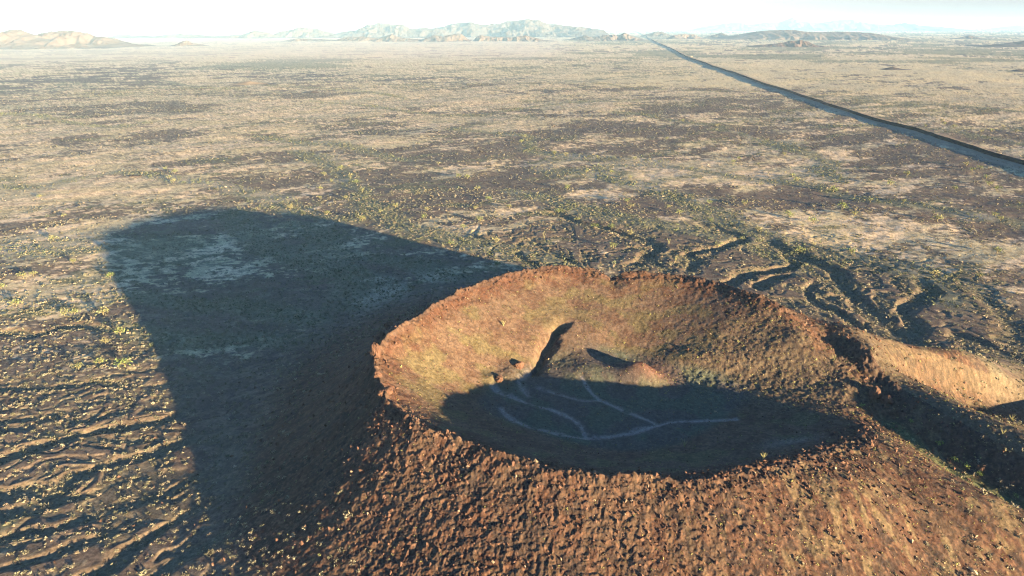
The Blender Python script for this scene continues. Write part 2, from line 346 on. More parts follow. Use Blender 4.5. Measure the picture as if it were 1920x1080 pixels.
def terrain(X, Y):
    """height and albedo of the ground for arrays of world positions"""
    M = {}
    r0 = np.hypot(X, Y)
    # --- plain: long low swells
    Z = (fbm(X / 260, Y / 260, 3, 5) - 0.5) * 5.0 + (fbm(X / 60, Y / 60, 3, 9) - 0.5) * 2.2
    Z *= sstep(100, 500, r0) * 0.7 + 0.3
    Z += (fbm(X / 900, Y / 900, 2, 51) - 0.5) * 7 * sstep(700, 2500, r0)
    Z *= 1 - sstep(6000, 15000, r0)
    near = (r0 < 1400) & (Y > -50)
    zn = Z[near]; x = X[near]; y = Y[near]
    # small mounds and low lava scarps of the plain
    # --- drainage on the apron and the far fan
    wx = x + (fbm(x / 14, y / 14, 3, 71) - .5) * 9; wy = y + (fbm(x / 14, y / 14, 3, 72) - .5) * 9
    gul = np.zeros_like(x)
    bank = np.zeros_like(x)
    dep = np.zeros_like(x)
    for lst in (L_W, R_W):
        for w, d, pts in lst:
            w = w * .8
            P = np.array(pts)
            bb = (x > P[:, 0].min() - 35) & (x < P[:, 0].max() + 35) & (y > P[:, 1].min() - 35) & (y < P[:, 1].max() + 35)
            dd, sd, par, _ = poly_dist(wx[bb], wy[bb], pts)
            taper = sstep(0, .12, par) * sstep(0, .18, 1 - par)
            wv = w * (.8 + .6 * vnoise(x[bb] / 9, y[bb] / 9, 61))
            prof = (1 - sstep(wv * .8, wv * 2.6, dd)) * taper
            dep[bb] = np.maximum(dep[bb], prof * d * (.42 if lst is L_W else .48))
            gul[bb] = np.maximum(gul[bb], (1 - sstep(wv * .9, wv * 1.6, dd)) * taper)
            bank[bb] = np.maximum(bank[bb], (sstep(wv * .9, wv * 1.5, dd) * (1 - sstep(wv * 2.2, wv * 3.2, dd))) * taper)
    # finer rill system draining away from the cone
    th = np.arctan2(y - CY, x - CX); rc = np.hypot(x - CX, y - CY)
    wu = (fbm(x / 30, y / 30, 4, 33, .6) - .5)
    tl = np.where(th > 1.57, th - 2 * math.pi, th)
    fan = sstep(118, 140, rc) * (1 - sstep(230, 330, rc)) * sstep(-.5, -.1, th) * sstep(2.3, 1.7, th)
    lef = sstep(115, 140, rc) * (1 - sstep(230, 300, rc)) * sstep(-4.1, -3.6, tl) * sstep(-2.2, -2.6, tl)
    n1r = 1 - np.abs(2 * vnoise(tl * 9.5 + wu * 5.5, rc / 70 + wu * 2, 40) - 1)
    n2r = 1 - np.abs(2 * vnoise(tl * 21 + wu * 8 + 7, rc / 45 + wu * 2, 44) - 1)
    r1 = sstep(.70, .95, n1r); r2 = sstep(.74, .95, n2r)
    dep = np.maximum(dep, (r1 * .8 + r2 * .4) * fan + (r1 * .35 + r2 * .45) * lef)
    gul = np.maximum(gul, np.maximum(r1, r2 * .4) * np.maximum(fan, lef * .5))
    bank = np.maximum(bank, sstep(.5, .72, n1r) * (1 - sstep(.78, .9, n1r)) * fan * .9)
    washm = np.zeros_like(Z)
    # --- cone
    rim = np.interp(th, _tt, _ri); rz = np.interp(th, _tt, _zi)
    rimw = np.exp(-((rc - rim) / 9) ** 2)
    rz = rz + (fbm(th * 10, th * 0 + 5, 3, 82) - .5) * 2.0 * rimw
    dpl, _, _, zpl = poly_dist(x, y, _RIMPTS)
    rz = zpl + (rz - zpl) * sstep(2, 12, dpl) + (fbm(x / 11, y / 11, 3, 82) - .5) * 1.8 * rimw
    d = dpl * np.sign(rc - rim) + (fbm(x / 9, y / 9, 3, 81) - .5) * 5 * rimw
    thw = np.where(th > 1.57, th - 2 * math.pi, th)
    D = 100 - 36 * np.exp(-((thw + 3.0) / .40) ** 2) - 15 * np.exp(-((thw + 2.5) / .3) ** 2) - 32 * np.exp(-((th - .85) / .5) ** 2)
    to = np.clip(1 - d / D, 0, 1)
    outer = rz * to ** 1.95
    ti = np.clip(rc / rim, 0, 1)
    fz = 14.5 + 1.5 * sstep(0, 60, (x - CX)) + 1.5 * sstep(-10, -50, x - CX) + 3.5 * sstep(-5, 45, y - CY)
    # inner wall: straight scree, blending into the floor
    back = sstep(0, 1, np.sin(th))
    wall_w = 34 + 14 * back + 4 * sstep(-.2, -1, np.cos(th)) + 9 * sstep(-.4, 1, np.cos(th))
    u = np.clip(-d / wall_w, 0, 1)
    inner = fz + (rz - fz) * (1 - u) ** (1.35 - .1 * back)
    cone = np.where(d > 0, outer, inner)
    crest = np.exp(-(d / 3.0) ** 2)
    cone = cone - crest * 0.1          # rounded crest
    base = zn - dep
    hill = np.where(rc < rim + D, 1.0, 0.0)
    c = smax(cone, base * np.clip(1 - to * 1.5, 0, 1), 1.0) * 1.0
    c = np.where(d > 0, cone + base * np.clip(1 - to * 1.2, .0, 1), cone)
    # channel, ridge, spur
    dc, sc, pc, zc = poly_dist(x, y, CHANNEL)
    dr, sr, pr, zr = poly_dist(x, y, RIDGE_R)
    da, sa, pa, za = poly_dist(x, y, NEAR_ARM)
    dsp, ssp, psp, zsp = poly_dist(x, y, SPUR)
    dg, sg, pg, zg = poly_dist(x, y, SPUR_GULLY)
    wob = (fbm(x / 12, y / 12, 3, 91) - .5) * 3
    fl_d = np.minimum(np.minimum(dc, dr), np.minimum(np.minimum(da, dsp), dg))
    reg = fl_d < 48
    fx = tps(FLANK_PTS, x[reg], y[reg])
    wgt = 1 - sstep(8, 40, fl_d[reg])
    inm = sstep(-14, 2, d[reg]); c[reg] = c[reg] * (1 - wgt * inm) + fx * wgt * inm
    c = c - 4.0 * np.exp(-(dg / (7.0 - 2.6 * sg)) ** 2) * sstep(0, .25, pg) * sstep(0, .12, 1 - pg)
    # inner gully with its lit buttress, mound on the floor
    di, si, pi_, zi_ = poly_dist(x + (fbm(x / 6, y / 6, 3, 95) - .5) * 5, y + wob, INNER_GULLY)
    c = c - 4.2 * np.exp(-(di / 2.3) ** 2) * sstep(0, .3, pi_) * sstep(0, .1, 1 - pi_)
    c = c + 3.2 * gauss(1085, 640, 20, 11, 17, x, y, .15) + 2.2 * gauss(960, 705, 17, 4, 5, x, y) + 1.6 * gauss(925, 715, 17, 3, 3, x, y)
    c = c + 6.2 * gauss(1200, 708, 16, 8, 5.5, x, y, -.3) + 2.5 * gauss(1130, 700, 16, 14, 8, x, y)
    c = c + 2.0 * gauss(1330, 690, 16, 16, 7, x, y, -.2)
    c = c - 3.0 * gauss(1145, 520, 32, 4, 9, x, y)
    c = c - .3 * gauss(1310, 668, 18, 20, 3, x, y, -.35)
    for tr in FLOOR_TRAILS:
        dt, _, _, _ = poly_dist(x, y, tr)
        c = c - .5 * np.exp(-(dt / 1.8) ** 2)
    # clinker roughness
    inside = sstep(1, -3, d)
    upper = sstep(.1, .45, to) * (1 - inside)
    s1 = fbm(x / 1.9, y / 1.9, 4, 101, .62) - .5
    # downslope ribs on the near-left flank
    rib = ridged(thw * 24 + (fbm(x / 6, y / 6, 2, 12) - .5) * 2.6, rc / 9, 4, 55) - .5
    nl = np.exp(-((thw + 2.35) / .62) ** 2) + .35 * np.exp(-((th + 1.5) / .7) ** 2)
    c = c + ((rib * .8 + (fbm(x / 1.0, y / 1.0, 3, 131, .6) - .5) * .9) * nl + s1 * (.24 + .42 * nl) + (ridged(x / 1.5, y / 1.5, 2, 77) - .5) * .30 * (.5 + nl)) * upper * sstep(.35, .75, to)
    rimz = np.exp(-((d + 1) / 5) ** 2)
    c = c + s1 * 1.2 * rimz + (ridged(x / 1.7, y / 1.7, 3, 78) - .5) * .6 * rimz
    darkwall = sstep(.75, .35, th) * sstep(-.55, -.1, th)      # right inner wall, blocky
    c = c + inside * (s1 * (.45 + .5 * darkwall) * sstep(0, .35, ti) + (fbm(x / .9, y / .9, 2, 19) - .5) * (.12 + .25 * darkwall))
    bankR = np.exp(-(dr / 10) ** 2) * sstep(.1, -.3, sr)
    c = c + (s1 * 1.3 + (ridged(x / 6, y / 6, 3, 66) - .5) * 1.0) * bankR
    c = c + (fbm(x / 1.3, y / 1.3, 2, 23) - .5) * .26 * (.25 + .75 * upper) * (1 - inside)
    # blocky hummocks of the plain
    c = c + (fbm(x / 9, y / 9, 3, 29) - .5) * .65 * (1 - .6 * fan) * sstep(0, 20, d) * (1 - gul * .5)
    Z[near] = c
    # --- albedo
    zn_ = zones(X, Y)
    lav, grn, gold = zn_[..., 0], zn_[..., 1], zn_[..., 2]
    lav = lav + .6 * sstep(360, 250, r0) + .45 * sstep(260, 190, np.hypot(X - CX, Y - CY)) * sstep(0, 80, X - CX) - .03 - .10 * sstep(1200, 2600, r0) + .04 * sstep(450, 600, r0) * sstep(1600, 1000, r0) * sstep(-.35, -.1, np.arctan2(X, Y))
    S = np.sqrt(np.maximum(r0, 150) / 500.)            # patches grow a little with distance, as on the real bajada
    Xa, Ya = X * .88 + Y * .47, (Y * .88 - X * .47)
    ang = 1.0
    n1 = fbm(Xa / 120, Ya / 60, 5, 201, .55)
    n2 = fbm(Xa / 32, Ya / 16, 5, 211, .6)
    n3 = fbm(X / 5, Y / 3.4, 4, 221, .6)
    n4 = fbm(X / 260, Y / 260, 4, 231, .55)
    far = sstep(900, 3500, r0)
    sw = (fbm(X / 90, Y / 90, 3, 268) - .5) * 60
    nb = fbm((Xa + sw) / 150, (Ya - sw * .6) / 80, 7, 261, .74) * .62 + (1 - ridged((Xa + sw) / 75, (Ya + sw) / 42, 4, 266)) * .38 + .06
    nn = nb * .75 + n4 * .25 * far + .25 * n3 * (1 - far)
    nn = (nn - .5) * (4.8 + 3.0 * far)
    lm = sstep(-.10, .14, (lav - .5) * .78 + nn * .68)
    g1 = (fbm(Xa / 70, Ya / 24, 5, 241, .6) - .5) * 3.0 * (1 - far) + (fbm(X / 420, Y / 300, 5, 246, .6) - .5) * 3.0 * far
    gm = sstep(.0, .30, (grn - .50 + .06 * far) * .7 + g1 * (.6 + .3 * far) + (n3 - .5) * .8)
    wash = np.zeros(X.shape)
    for w, pts in WASH_W:
        P = np.array(pts)
        bb = (X > P[:, 0].min() - 60) & (X < P[:, 0].max() + 60) & (Y > P[:, 1].min() - 60) & (Y < P[:, 1].max() + 60)
        if not bb.any(): continue
        wf = (fbm(X[bb] / 50, Y[bb] / 50, 3, 77) - .5) * 46
        dd, _, par, _ = poly_dist(X[bb] + wf, Y[bb] - wf * .6, pts)
        wash[bb] = np.maximum(wash[bb], 1 - sstep(w * .5, w * 2.2 * (.6 + .9 * vnoise(X[bb] / 40, Y[bb] / 40, 78)), dd))
    def C(*c): return np.array(c)
    lava = C(.060, .046, .041) ; lava2 = C(.088, .066, .053); sand = C(.47, .365, .235); sand2 = C(.335, .285, .172)
    olive = C(.088, .094, .052); straw = C(.37, .31, .18); scrub = C(.14, .118, .08)
    def mix(a, b, t): return a * (1 - t[..., None]) + b * t[..., None]
    colr = mix(sand + 0 * X[..., None], sand2, sstep(.4, .6, n2))
    colr = mix(colr, scrub, sstep(.50, .58, n3) * .55 * (1 - far * .6))
    colr = mix(colr, straw, np.clip(gold, 0, 1) * .85)
    lv = mix(lava + 0 * X[..., None], lava2, sstep(.35, .65, fbm(X / 11, Y / 8, 3, 251)))
    lv = mix(lv, scrub, sstep(.57, .66, n3) * .8)
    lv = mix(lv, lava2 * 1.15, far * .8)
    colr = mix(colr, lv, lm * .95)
    colr = mix(colr, olive, gm * .70)
    colr = mix(colr, C(.125, .128, .082) * (1 - .25 * far[..., None]), wash * .75)
    colr = mix(colr, C(.36, .30, .22), far * .0 + sstep(.62, .70, n1) * wash * .5)
    # grey olive flats beyond the fields right of the wall
    spk = hash2(np.arange(NR)[:, None] + 0 * AA, np.arange(NA)[None, :] + 0 * AA, 5) if X.shape == AA.shape else 0
    colr = colr * (1 - (.42 * sstep(500, 1500, r0) * (spk > .62) * (1 - .6 * gold) * (1 - .8 * sstep(2200, 4500, r0)))[..., None])
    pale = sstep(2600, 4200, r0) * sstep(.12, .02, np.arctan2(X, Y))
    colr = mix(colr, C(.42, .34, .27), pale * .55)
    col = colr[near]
    a2 = sstep(60, 20, d) ; apron = sstep(105, 70, d)
    col = mix(col, mix(C(.062, .047, .041) + 0 * x[:, None], C(.10, .078, .06), sstep(.5, .6, n3[near])), apron * .85)
    col = mix(col, C(.092, .070, .050), bank * .75)
    col = mix(col, C(.085, .085, .055), gul * .55)
    redn = fbm(x / 4, y / 4, 4, 301, .6); fine_ = fbm(x / .9, y / .9, 3, 311, .6)
    cinder = mix(C(.058, .030, .021) + 0 * x[:, None], C(.036, .024, .020), sstep(.4, .6, redn))
    strk = fbm(th * 70, rc / 14, 3, 351)
    cinder = mix(cinder, C(.080, .050, .033), sstep(.45, .7, strk) * .7)
    cinder = mix(cinder, C(.085, .046, .029), sstep(.55, .75, fine_) * .8)
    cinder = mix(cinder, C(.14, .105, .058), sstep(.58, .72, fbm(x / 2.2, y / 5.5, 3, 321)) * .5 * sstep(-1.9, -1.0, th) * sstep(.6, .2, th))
    cinder = cinder * C(.88, .93, .96)
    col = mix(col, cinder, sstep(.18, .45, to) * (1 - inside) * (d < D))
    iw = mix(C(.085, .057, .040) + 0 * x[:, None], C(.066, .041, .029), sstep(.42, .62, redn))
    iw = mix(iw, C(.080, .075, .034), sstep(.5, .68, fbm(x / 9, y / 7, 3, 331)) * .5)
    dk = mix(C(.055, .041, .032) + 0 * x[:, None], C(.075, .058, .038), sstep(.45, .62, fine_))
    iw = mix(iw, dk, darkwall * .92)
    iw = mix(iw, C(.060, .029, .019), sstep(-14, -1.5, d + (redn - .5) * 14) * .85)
    flo = mix(C(.060, .053, .047) + 0 * x[:, None], C(.055, .062, .046), sstep(.45, .6, fbm(x / 10, y / 10, 4, 341)))
    fl = sstep(.85, .98, u)
    iw = mix(iw, flo, fl)
    iw = mix(iw, C(.075, .052, .038), (gauss(1072, 645, 20, 10, 17, x, y, .15) + gauss(960, 705, 17, 6, 6, x, y)).clip(0, 1) * .8)
    iw = mix(iw, C(.078, .037, .027), np.clip(1.2 * gauss(1212, 692, 18, 9, 7, x, y, -.3), 0, 1))
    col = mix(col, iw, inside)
    for k, tr in enumerate(FLOOR_TRAILS):
        dt, _, _, _ = poly_dist(x + wob * .3, y, tr)
        col = mix(col, C(.20, .18, .16), (1 - sstep(.2, 1.8, dt / (.4 + 1.1 * vnoise(x / 7, y / 7, 97)) + (fine_ - .5) * 2.6)) * (.85 if k < 3 else .55) * inside * sstep(.25, .45, redn))
    col = mix(col, C(.13, .125, .11), gauss(1480, 835, 19, 9, 3, x, y, .2) * .5 * inside)
    col = mix(col, C(.078, .063, .043), np.clip(1 - dr / 34, 0, 1) * sstep(0, .3, sr) * .8)
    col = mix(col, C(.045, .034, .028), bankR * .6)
    col = mix(col, C(.11, .085, .055), np.exp(-(dsp / 8) ** 2) * (ssp < 0) * .5)
    col = mix(col, C(.08, .10, .045), np.exp(-(dc / 2.6) ** 2) * sstep(.1, .3, pc) * .7)
    # speckle of single stones and tufts
    col = col * (.45 + 1.1 * fine_[:, None])
    colr[near] = col
    M['gul'] = np.zeros(X.shape); M['gul'][near] = gul
    M['bank'] = np.zeros(X.shape); M['bank'][near] = bank
    M['d'] = np.full(X.shape, 999.0); M['d'][near] = d
    M['lava'] = lm; M['green'] = gm; M['wash'] = wash; M['th'] = np.zeros(X.shape); M['th'][near] = th
    M['dc'] = np.full(X.shape, 999.0); M['dc'][near] = dc
    return Z, colr, M

Z, GC, M = terrain(X, Y)
wd, wside, _, _ = poly_dist(X, Y, [p for p in WALL_W])
# graded verge along the wall
GC = GC * (1 - (.0 * wd)[..., None])
vm = (1 - sstep(14, 26, np.abs(wd - 4) + (fbm(X / 20, Y / 20, 2, 3) - .5) * 10)) * (X < 4000)
GC = GC * (1 - vm[..., None] * .7) + np.array((.25, .185, .13)) * vm[..., None] * .7

def sampler(F):
    def f(x, y):
        x = np.asarray(x, float); y = np.asarray(y, float)
        r = np.hypot(x, y); a = np.arctan2(x, y)
        i = np.clip(np.searchsorted(rs, r) - 1, 0, NR - 2); j = np.clip(np.searchsorted(fine, a) - 1, 0, len(fine) - 2)
        u = (r - rs[i]) / (rs[i + 1] - rs[i]); v = np.clip((a - fine[j]) / (fine[j + 1] - fine[j]), 0, 1)
        return (F[i, j] * (1 - u) + F[i + 1, j] * u) * (1 - v) + (F[i, j + 1] * (1 - u) + F[i + 1, j + 1] * u) * v
    return f
gz = sampler(Z)

def hit(px, py):
    """ground point seen at a place of the photograph"""
    dx, dy, dz = ray(px, py)
    t = np.concatenate([np.arange(90, 500, .25), np.arange(500, 9000, 2.5)])
    h = H + dz * t - gz(dx * t, dy * t)
    k = np.argmax(h < 0) if (h < 0).any() else -1
    t = t[k]
    return dx * t, dy * t, float(gz(dx * t, dy * t))

# ------------------------------------------------------------------ materials
def new_mat(name):
    m = bpy.data.materials.new(name); m.use_nodes = True
    nt = m.node_tree; b = nt.nodes['Principled BSDF']
    b.inputs['Roughness'].default_value = .95
    b.inputs['Specular IOR Level'].default_value = .1
    return m, nt, b

def ground_mat():
    m, nt, b = new_mat("ground_cover")
    at = nt.nodes.new("ShaderNodeAttribute"); at.attribute_name = "cover"
    tc = nt.nodes.new("ShaderNodeTexCoord")
    n1 = nt.nodes.new("ShaderNodeTexNoise"); n1.inputs['Scale'].default_value = 1.6; n1.inputs['Detail'].default_value = 5; n1.inputs['Roughness'].default_value = .7
    nt.links.new(tc.outputs['Object'], n1.inputs['Vector'])
    mr = nt.nodes.new("ShaderNodeMapRange"); mr.inputs[1].default_value = .3; mr.inputs[2].default_value = .7; mr.inputs[3].default_value = .62; mr.inputs[4].default_value = 1.38
    nt.links.new(n1.outputs['Fac'], mr.inputs[0])
    mx = nt.nodes.new("ShaderNodeVectorMath"); mx.operation = 'SCALE'
    nt.links.new(at.outputs['Color'], mx.inputs[0]); nt.links.new(mr.outputs[0], mx.inputs['Scale'])
    nt.links.new(mx.outputs[0], b.inputs['Base Color'])
    bp = nt.nodes.new("ShaderNodeBump"); bp.inputs['Strength'].default_value = .7; bp.inputs['Distance'].default_value = .22
    nt.links.new(n1.outputs['Fac'], bp.inputs['Height']); nt.links.new(bp.outputs[0], b.inputs['Normal'])
    return m

def simple_mat(name, color, scale=.3, var=.3, attr=None, bump=0):
    m, nt, b = new_mat(name)
    tc = nt.nodes.new("ShaderNodeTexCoord"); n = nt.nodes.new("ShaderNodeTexNoise")
    n.inputs['Scale'].default_value = scale; n.inputs['Detail'].default_value = 5
    nt.links.new(tc.outputs['Object'], n.inputs['Vector'])
    mr = nt.nodes.new("ShaderNodeMapRange"); mr.inputs[1].default_value = .3; mr.inputs[2].default_value = .7
    mr.inputs[3].default_value = 1 - var; mr.inputs[4].default_value = 1 + var
    nt.links.new(n.outputs['Fac'], mr.inputs[0])
    mx = nt.nodes.new("ShaderNodeVectorMath"); mx.operation = 'SCALE'
    if attr:
        at = nt.nodes.new("ShaderNodeAttribute"); at.attribute_name = attr
        nt.links.new(at.outputs['Color'], mx.inputs[0])
    else:
        mx.inputs[0].default_value = color
    nt.links.new(mr.outputs[0], mx.inputs['Scale'])
    nt.links.new(mx.outputs[0], b.inputs['Base Color'])
    if bump:
        bp = nt.nodes.new("ShaderNodeBump"); bp.inputs['Distance'].default_value = bump
        nt.links.new(n.outputs['Fac'], bp.inputs['Height']); nt.links.new(bp.outputs[0], b.inputs['Normal'])
    return m

M_GROUND = ground_mat()
M_PLANT = simple_mat("plant_leaf", None, 2, .2, attr="cover")
M_ROCK = simple_mat("lava_rock", (.075, .042, .030), 1.2, .35, bump=.15)
M_STEEL = simple_mat("weathered_steel", (.018, .014, .013), .5, .25)
M_ROAD = simple_mat("graded_dirt", (.22, .17, .12), .08, .18)
M_BARK = simple_mat("bark", (.12, .10, .06), 3, .3)

# ------------------------------------------------------------------ mesh helpers
def np_mesh(name, V, F, mat, cols=None, smooth=True):
    me = bpy.data.meshes.new(name)
    V = np.asarray(V, np.float32); F = np.asarray(F, np.int32)
    k = F.shape[1]
    me.vertices.add(len(V)); me.vertices.foreach_set('co', V.ravel())
    me.loops.add(F.size); me.loops.foreach_set('vertex_index', F.ravel())
    me.polygons.add(len(F)); me.polygons.foreach_set('loop_start', np.arange(len(F), dtype=np.int32) * k)
    me.polygons.foreach_set('loop_total', np.full(len(F), k, np.int32))
    me.update(calc_edges=True)
    me.polygons.foreach_set('use_smooth', np.full(len(F), smooth, bool))
    if cols is not None:
        a = me.color_attributes.new("cover", 'FLOAT_COLOR', 'POINT')
        c = np.ones((len(V), 4), np.float32); c[:, :3] = cols
        a.data.foreach_set('color', c.ravel())
    me.materials.append(mat)
    return me

def obj(name, me, label=None, cat=None, group=None, kind=None, parent=None, loc=None):
    o = bpy.data.objects.new(name, me); COL.objects.link(o)
    if label: o['label'] = label
    if cat: o['category'] = cat
    if group: o['group'] = group
    if kind: o['kind'] = kind
    if parent: o.parent = parent
    if loc is not None: o.location = loc
    return o

# ------------------------------------------------------------------ ground
V = np.stack([X, Y, Z], -1)[1:].reshape(-1, 3)          # drop r=0 ring
n_r = NR - 1
V = np.concatenate([V, [[0, 0, float(Z[0, 0])]]])
ii, jj = np.meshgrid(np.arange(n_r - 1), np.arange(NA), indexing='ij')
jn = (jj + 1) % NA
F = np.stack([ii * NA + jj, ii * NA + jn, (ii + 1) * NA + jn, (ii + 1) * NA + jj], -1).reshape(-1, 4)[:, ::-1]
cap = np.stack([np.full(NA, len(V) - 1), np.arange(NA), (np.arange(NA) + 1) % NA, (np.arange(NA) + 1) % NA], -1)
gcol = np.concatenate([GC[1:].reshape(-1, 3), [[.2, .15, .1]]]).clip(0, 1)
ground = obj("ground", np_mesh("ground", V, F, M_GROUND, gcol), kind='structure',
             label="desert plain of dark lava and pale sand with a reddish cinder cone and its crater", cat="ground")

# ------------------------------------------------------------------ hills and mountains beyond the plain
def make_range(name, label, pts, ybase, depth, color, seed, rough=1.0, nu=220, nv=70, cat='mountain', shade=.25, round_=1.0):
    """a real ridge standing on the plain; crest profile given by sight lines to its summits"""
    xs = np.array([p[0] for p in pts], float); ys = np.array([p[1] for p in pts], float)
    f0, dz = ray(0, ybase)[1:]
    D0 = H / -dz * f0                       # forward distance of the foot
    ztop = H + ray(0, min(ys))[2] / ray(0, min(ys))[1] * D0 * 1.12
    wid0 = min(D0 * depth, max(4.6 * ztop, 40) * (1.6 if round_ < 1 else 1))
    D1 = D0 + wid0                          # forward distance of the crest
    def on(px, Yd):                         # lateral position at forward distance Yd
        _, f, _ = ray(px, ybase)
        return (px - 960) / FPX / f * Yd
    ux = np.linspace(xs[0], xs[-1], nu)
    crest = np.interp(ux, xs, ys)
    zc = np.array([H + Yf for Yf in ((ray(0, yy)[2] / ray(0, yy)[1]) * D1 for yy in crest)])
    zc = np.maximum(zc, 0)
    end = np.minimum(1, np.minimum(np.arange(nu), np.arange(nu)[::-1]) / (nu * .05))
    zc = zc * end
    v = np.linspace(0, 1, nv)
    U, Vv = np.meshgrid(np.arange(nu), v, indexing='ij')
    XX = np.array([on(px, D1) for px in ux])[:, None] + 0 * Vv
    wid = (D1 - D0)
    YY = D0 + Vv * wid * 2
    zmax = zc.max() + 1
    L = max(zmax * 1.6, 60)
    spur = ridged(XX / L + 5, YY / (L * 2.2) + seed, 4, seed)
    t = np.abs(Vv - .5) * 2                  # 0 crest, 1 foot
    w = np.clip(.55 + 1.3 * (spur - .45) * rough + (1 - rough) * .35, .25, 1.15)
    ZZ = zc[:, None] * np.clip(1 - t / w, 0, 1) ** (1.15 * round_)
    low = zc[:, None] * .35 * np.clip(1 - t, 0, 1) * (ridged(XX / (L * .5), YY / (L * .5), 3, seed + 5) - .3)
    ZZ = np.maximum(ZZ, low)
    ZZ = ZZ * (1 + (ridged(XX / (L * .35), YY / (L * .35), 4, seed + 9) - .6) * .75 * rough * np.clip(t * 5, .25, 1))
    ZZ = ZZ - 6 * (ZZ < .5) - 3 * t ** 4
    V = np.stack([XX, YY, ZZ], -1).reshape(-1, 3)
    i, j = np.meshgrid(np.arange(nu - 1), np.arange(nv - 1), indexing='ij')
    F = np.stack([i * nv + j, (i + 1) * nv + j, (i + 1) * nv + j + 1, i * nv + j + 1], -1).reshape(-1, 4)
    o = obj(name, np_mesh(name, V, F, simple_mat(name + "_rock", color, .02, shade)), label=label, cat=cat, kind='structure')
    return o

PINK = (.08, .058, .048); GREYR = (.065, .052, .046); DARKR = (.05, .038, .034)
make_range('mountain', 'pale pinkish bare mountain at the far left edge', [(-260, 80), (-160, 66), (-60, 60), (-10, 64), (15, 60), (38, 54), (60, 60), (80, 70), (110, 76), (140, 90)], 94, .55, PINK, 3)
make_range('mountain', 'pale pinkish mountain with a long right shoulder near the left edge', [(45, 88), (80, 64), (100, 60), (122, 57), (150, 59), (170, 62), (182, 68), (205, 70), (225, 80), (262, 88)], 92, .6, PINK, 17)
make_range('hill', 'lone small pointed hill on the pale far plain', [(318, 87), (332, 83), (345, 77), (352, 76), (362, 81), (376, 83), (396, 87)], 87.5, .12, (.09, .07, .06), 23, cat='hill', nu=100, nv=40)
make_range('mountain', 'faint low hazy ridge behind the lone pointed hill', [(205, 72), (220, 66), (235, 65), (255, 67), (290, 68), (325, 64), (345, 63), (380, 66), (400, 68), (455, 65), (480, 57), (500, 60), (525, 70)], 72, .5, GREYR, 31)
make_range('mountain', 'pale hazy range with a double summit left of the middle range', [(500, 70), (530, 58), (550, 56), (565, 50), (585, 52), (600, 55), (625, 62), (650, 68)], 71, .4, GREYR, 37)
make_range('mountain', 'broad pale range with fluted summit ridge', [(610, 68), (645, 60), (670, 57), (690, 47), (712, 43), (735, 45), (760, 47), (770, 54), (800, 52), (830, 54), (850, 66)], 71, .5, (.055, .045, .042), 41, nu=320, nv=110)
make_range('mountain', 'rugged pale range with bluish shaded faces in the middle of the horizon', [(770, 66), (800, 54), (830, 50), (850, 45), (880, 41), (905, 46), (935, 45), (955, 39), (985, 36), (1010, 38), (1030, 44), (1060, 48), (1095, 51), (1130, 56), (1150, 68)], 70, .6, (.052, .043, .041), 43, nu=420, nv=130)
make_range('foothill', 'low broken foothills in front of the fluted range', [(515, 79), (550, 74), (560, 72), (590, 73), (630, 75), (650, 69), (680, 68), (710, 72), (735, 64), (750, 70), (790, 74), (815, 66), (830, 68), (860, 63), (885, 68)], 78.5, .22, PINK, 47, cat='hill', nu=420)
make_range('foothill', 'low broken foothills in front of the rugged middle range', [(885, 72), (900, 66), (925, 69), (960, 70), (985, 66), (1000, 70), (1020, 75), (1060, 78)], 78, .2, PINK, 53, cat='hill', nu=260)
make_range('hill', 'tan rocky hills left of the far end of the wall', [(1040, 77), (1070, 73), (1090, 68), (1098, 66), (1110, 70), (1130, 66), (1150, 65), (1160, 66), (1170, 61), (1180, 66), (1196, 71), (1212, 73)], 76.5, .2, (.08, .06, .05), 59, cat='hill', nu=260)
make_range('hill', 'blue grey flat cone just right of the far end of the wall', [(1200, 67), (1216, 63), (1230, 59), (1240, 59), (1252, 64), (1272, 69)], 69, .3, DARKR, 61, cat='hill', nu=100)
make_range('hill', 'low tan knoll with shaded left face between two darker hills', [(1246, 74), (1262, 66), (1282, 64), (1300, 64), (1312, 70), (1330, 74)], 73.5, .12, (.10, .078, .068), 63, cat='hill', nu=120)
make_range('hill', 'small dark pointed hill behind the left foot of the dark mesa', [(1310, 72), (1335, 66), (1352, 61), (1362, 66), (1392, 70)], 71, .25, DARKR, 67, cat='hill', nu=100)
make_range('mesa', 'long dark brown rounded mesa on the right of the horizon', [(1310, 75), (1350, 71), (1390, 64), (1425, 58), (1462, 56), (1485, 56), (1505, 59), (1530, 60), (1565, 59), (1600, 60), (1630, 62), (1650, 66), (1670, 72)], 75, .6, (.075, .056, .047), 71, rough=.45, cat='hill', nu=360, nv=100, round_=.55)
make_range('cinder_hill', 'low dark cinder hill with reddish summit in front of the mesa', [(1396, 88), (1425, 84), (1450, 82), (1466, 80), (1480, 76), (1500, 75), (1514, 78), (1525, 84), (1560, 88)], 88, .14, (.062, .042, .035), 73, rough=.9, cat='hill', nu=220, nv=70)
make_range('mountain', 'jagged pale blue far range on the right of the horizon', [(1290, 54), (1340, 47), (1380, 41), (1400, 46), (1445, 41), (1460, 42), (1482, 34), (1500, 40), (1530, 43), (1560, 39), (1590, 37), (1610, 41), (1640, 45), (1680, 47), (1695, 42), (1710, 47), (1760, 50), (1800, 54)], 58, .35, (.045, .042, .045), 79, nu=420, nv=110)
make_range('hill', 'flat bluish hill low on the horizon at the right edge', [(1855, 54), (1880, 50), (1905, 47), (1930, 49), (1980, 54)], 55.5, .2, DARKR, 83, cat='hill', rough=.5, nu=100)
make_range('hill', 'long dark slope rising to the right edge of the photo', [(1800, 88), (1850, 85), (1895, 80), (1925, 75), (1990, 70), (2080, 84)], 88.5, .2, DARKR, 89, cat='hill', rough=.6, nu=140)
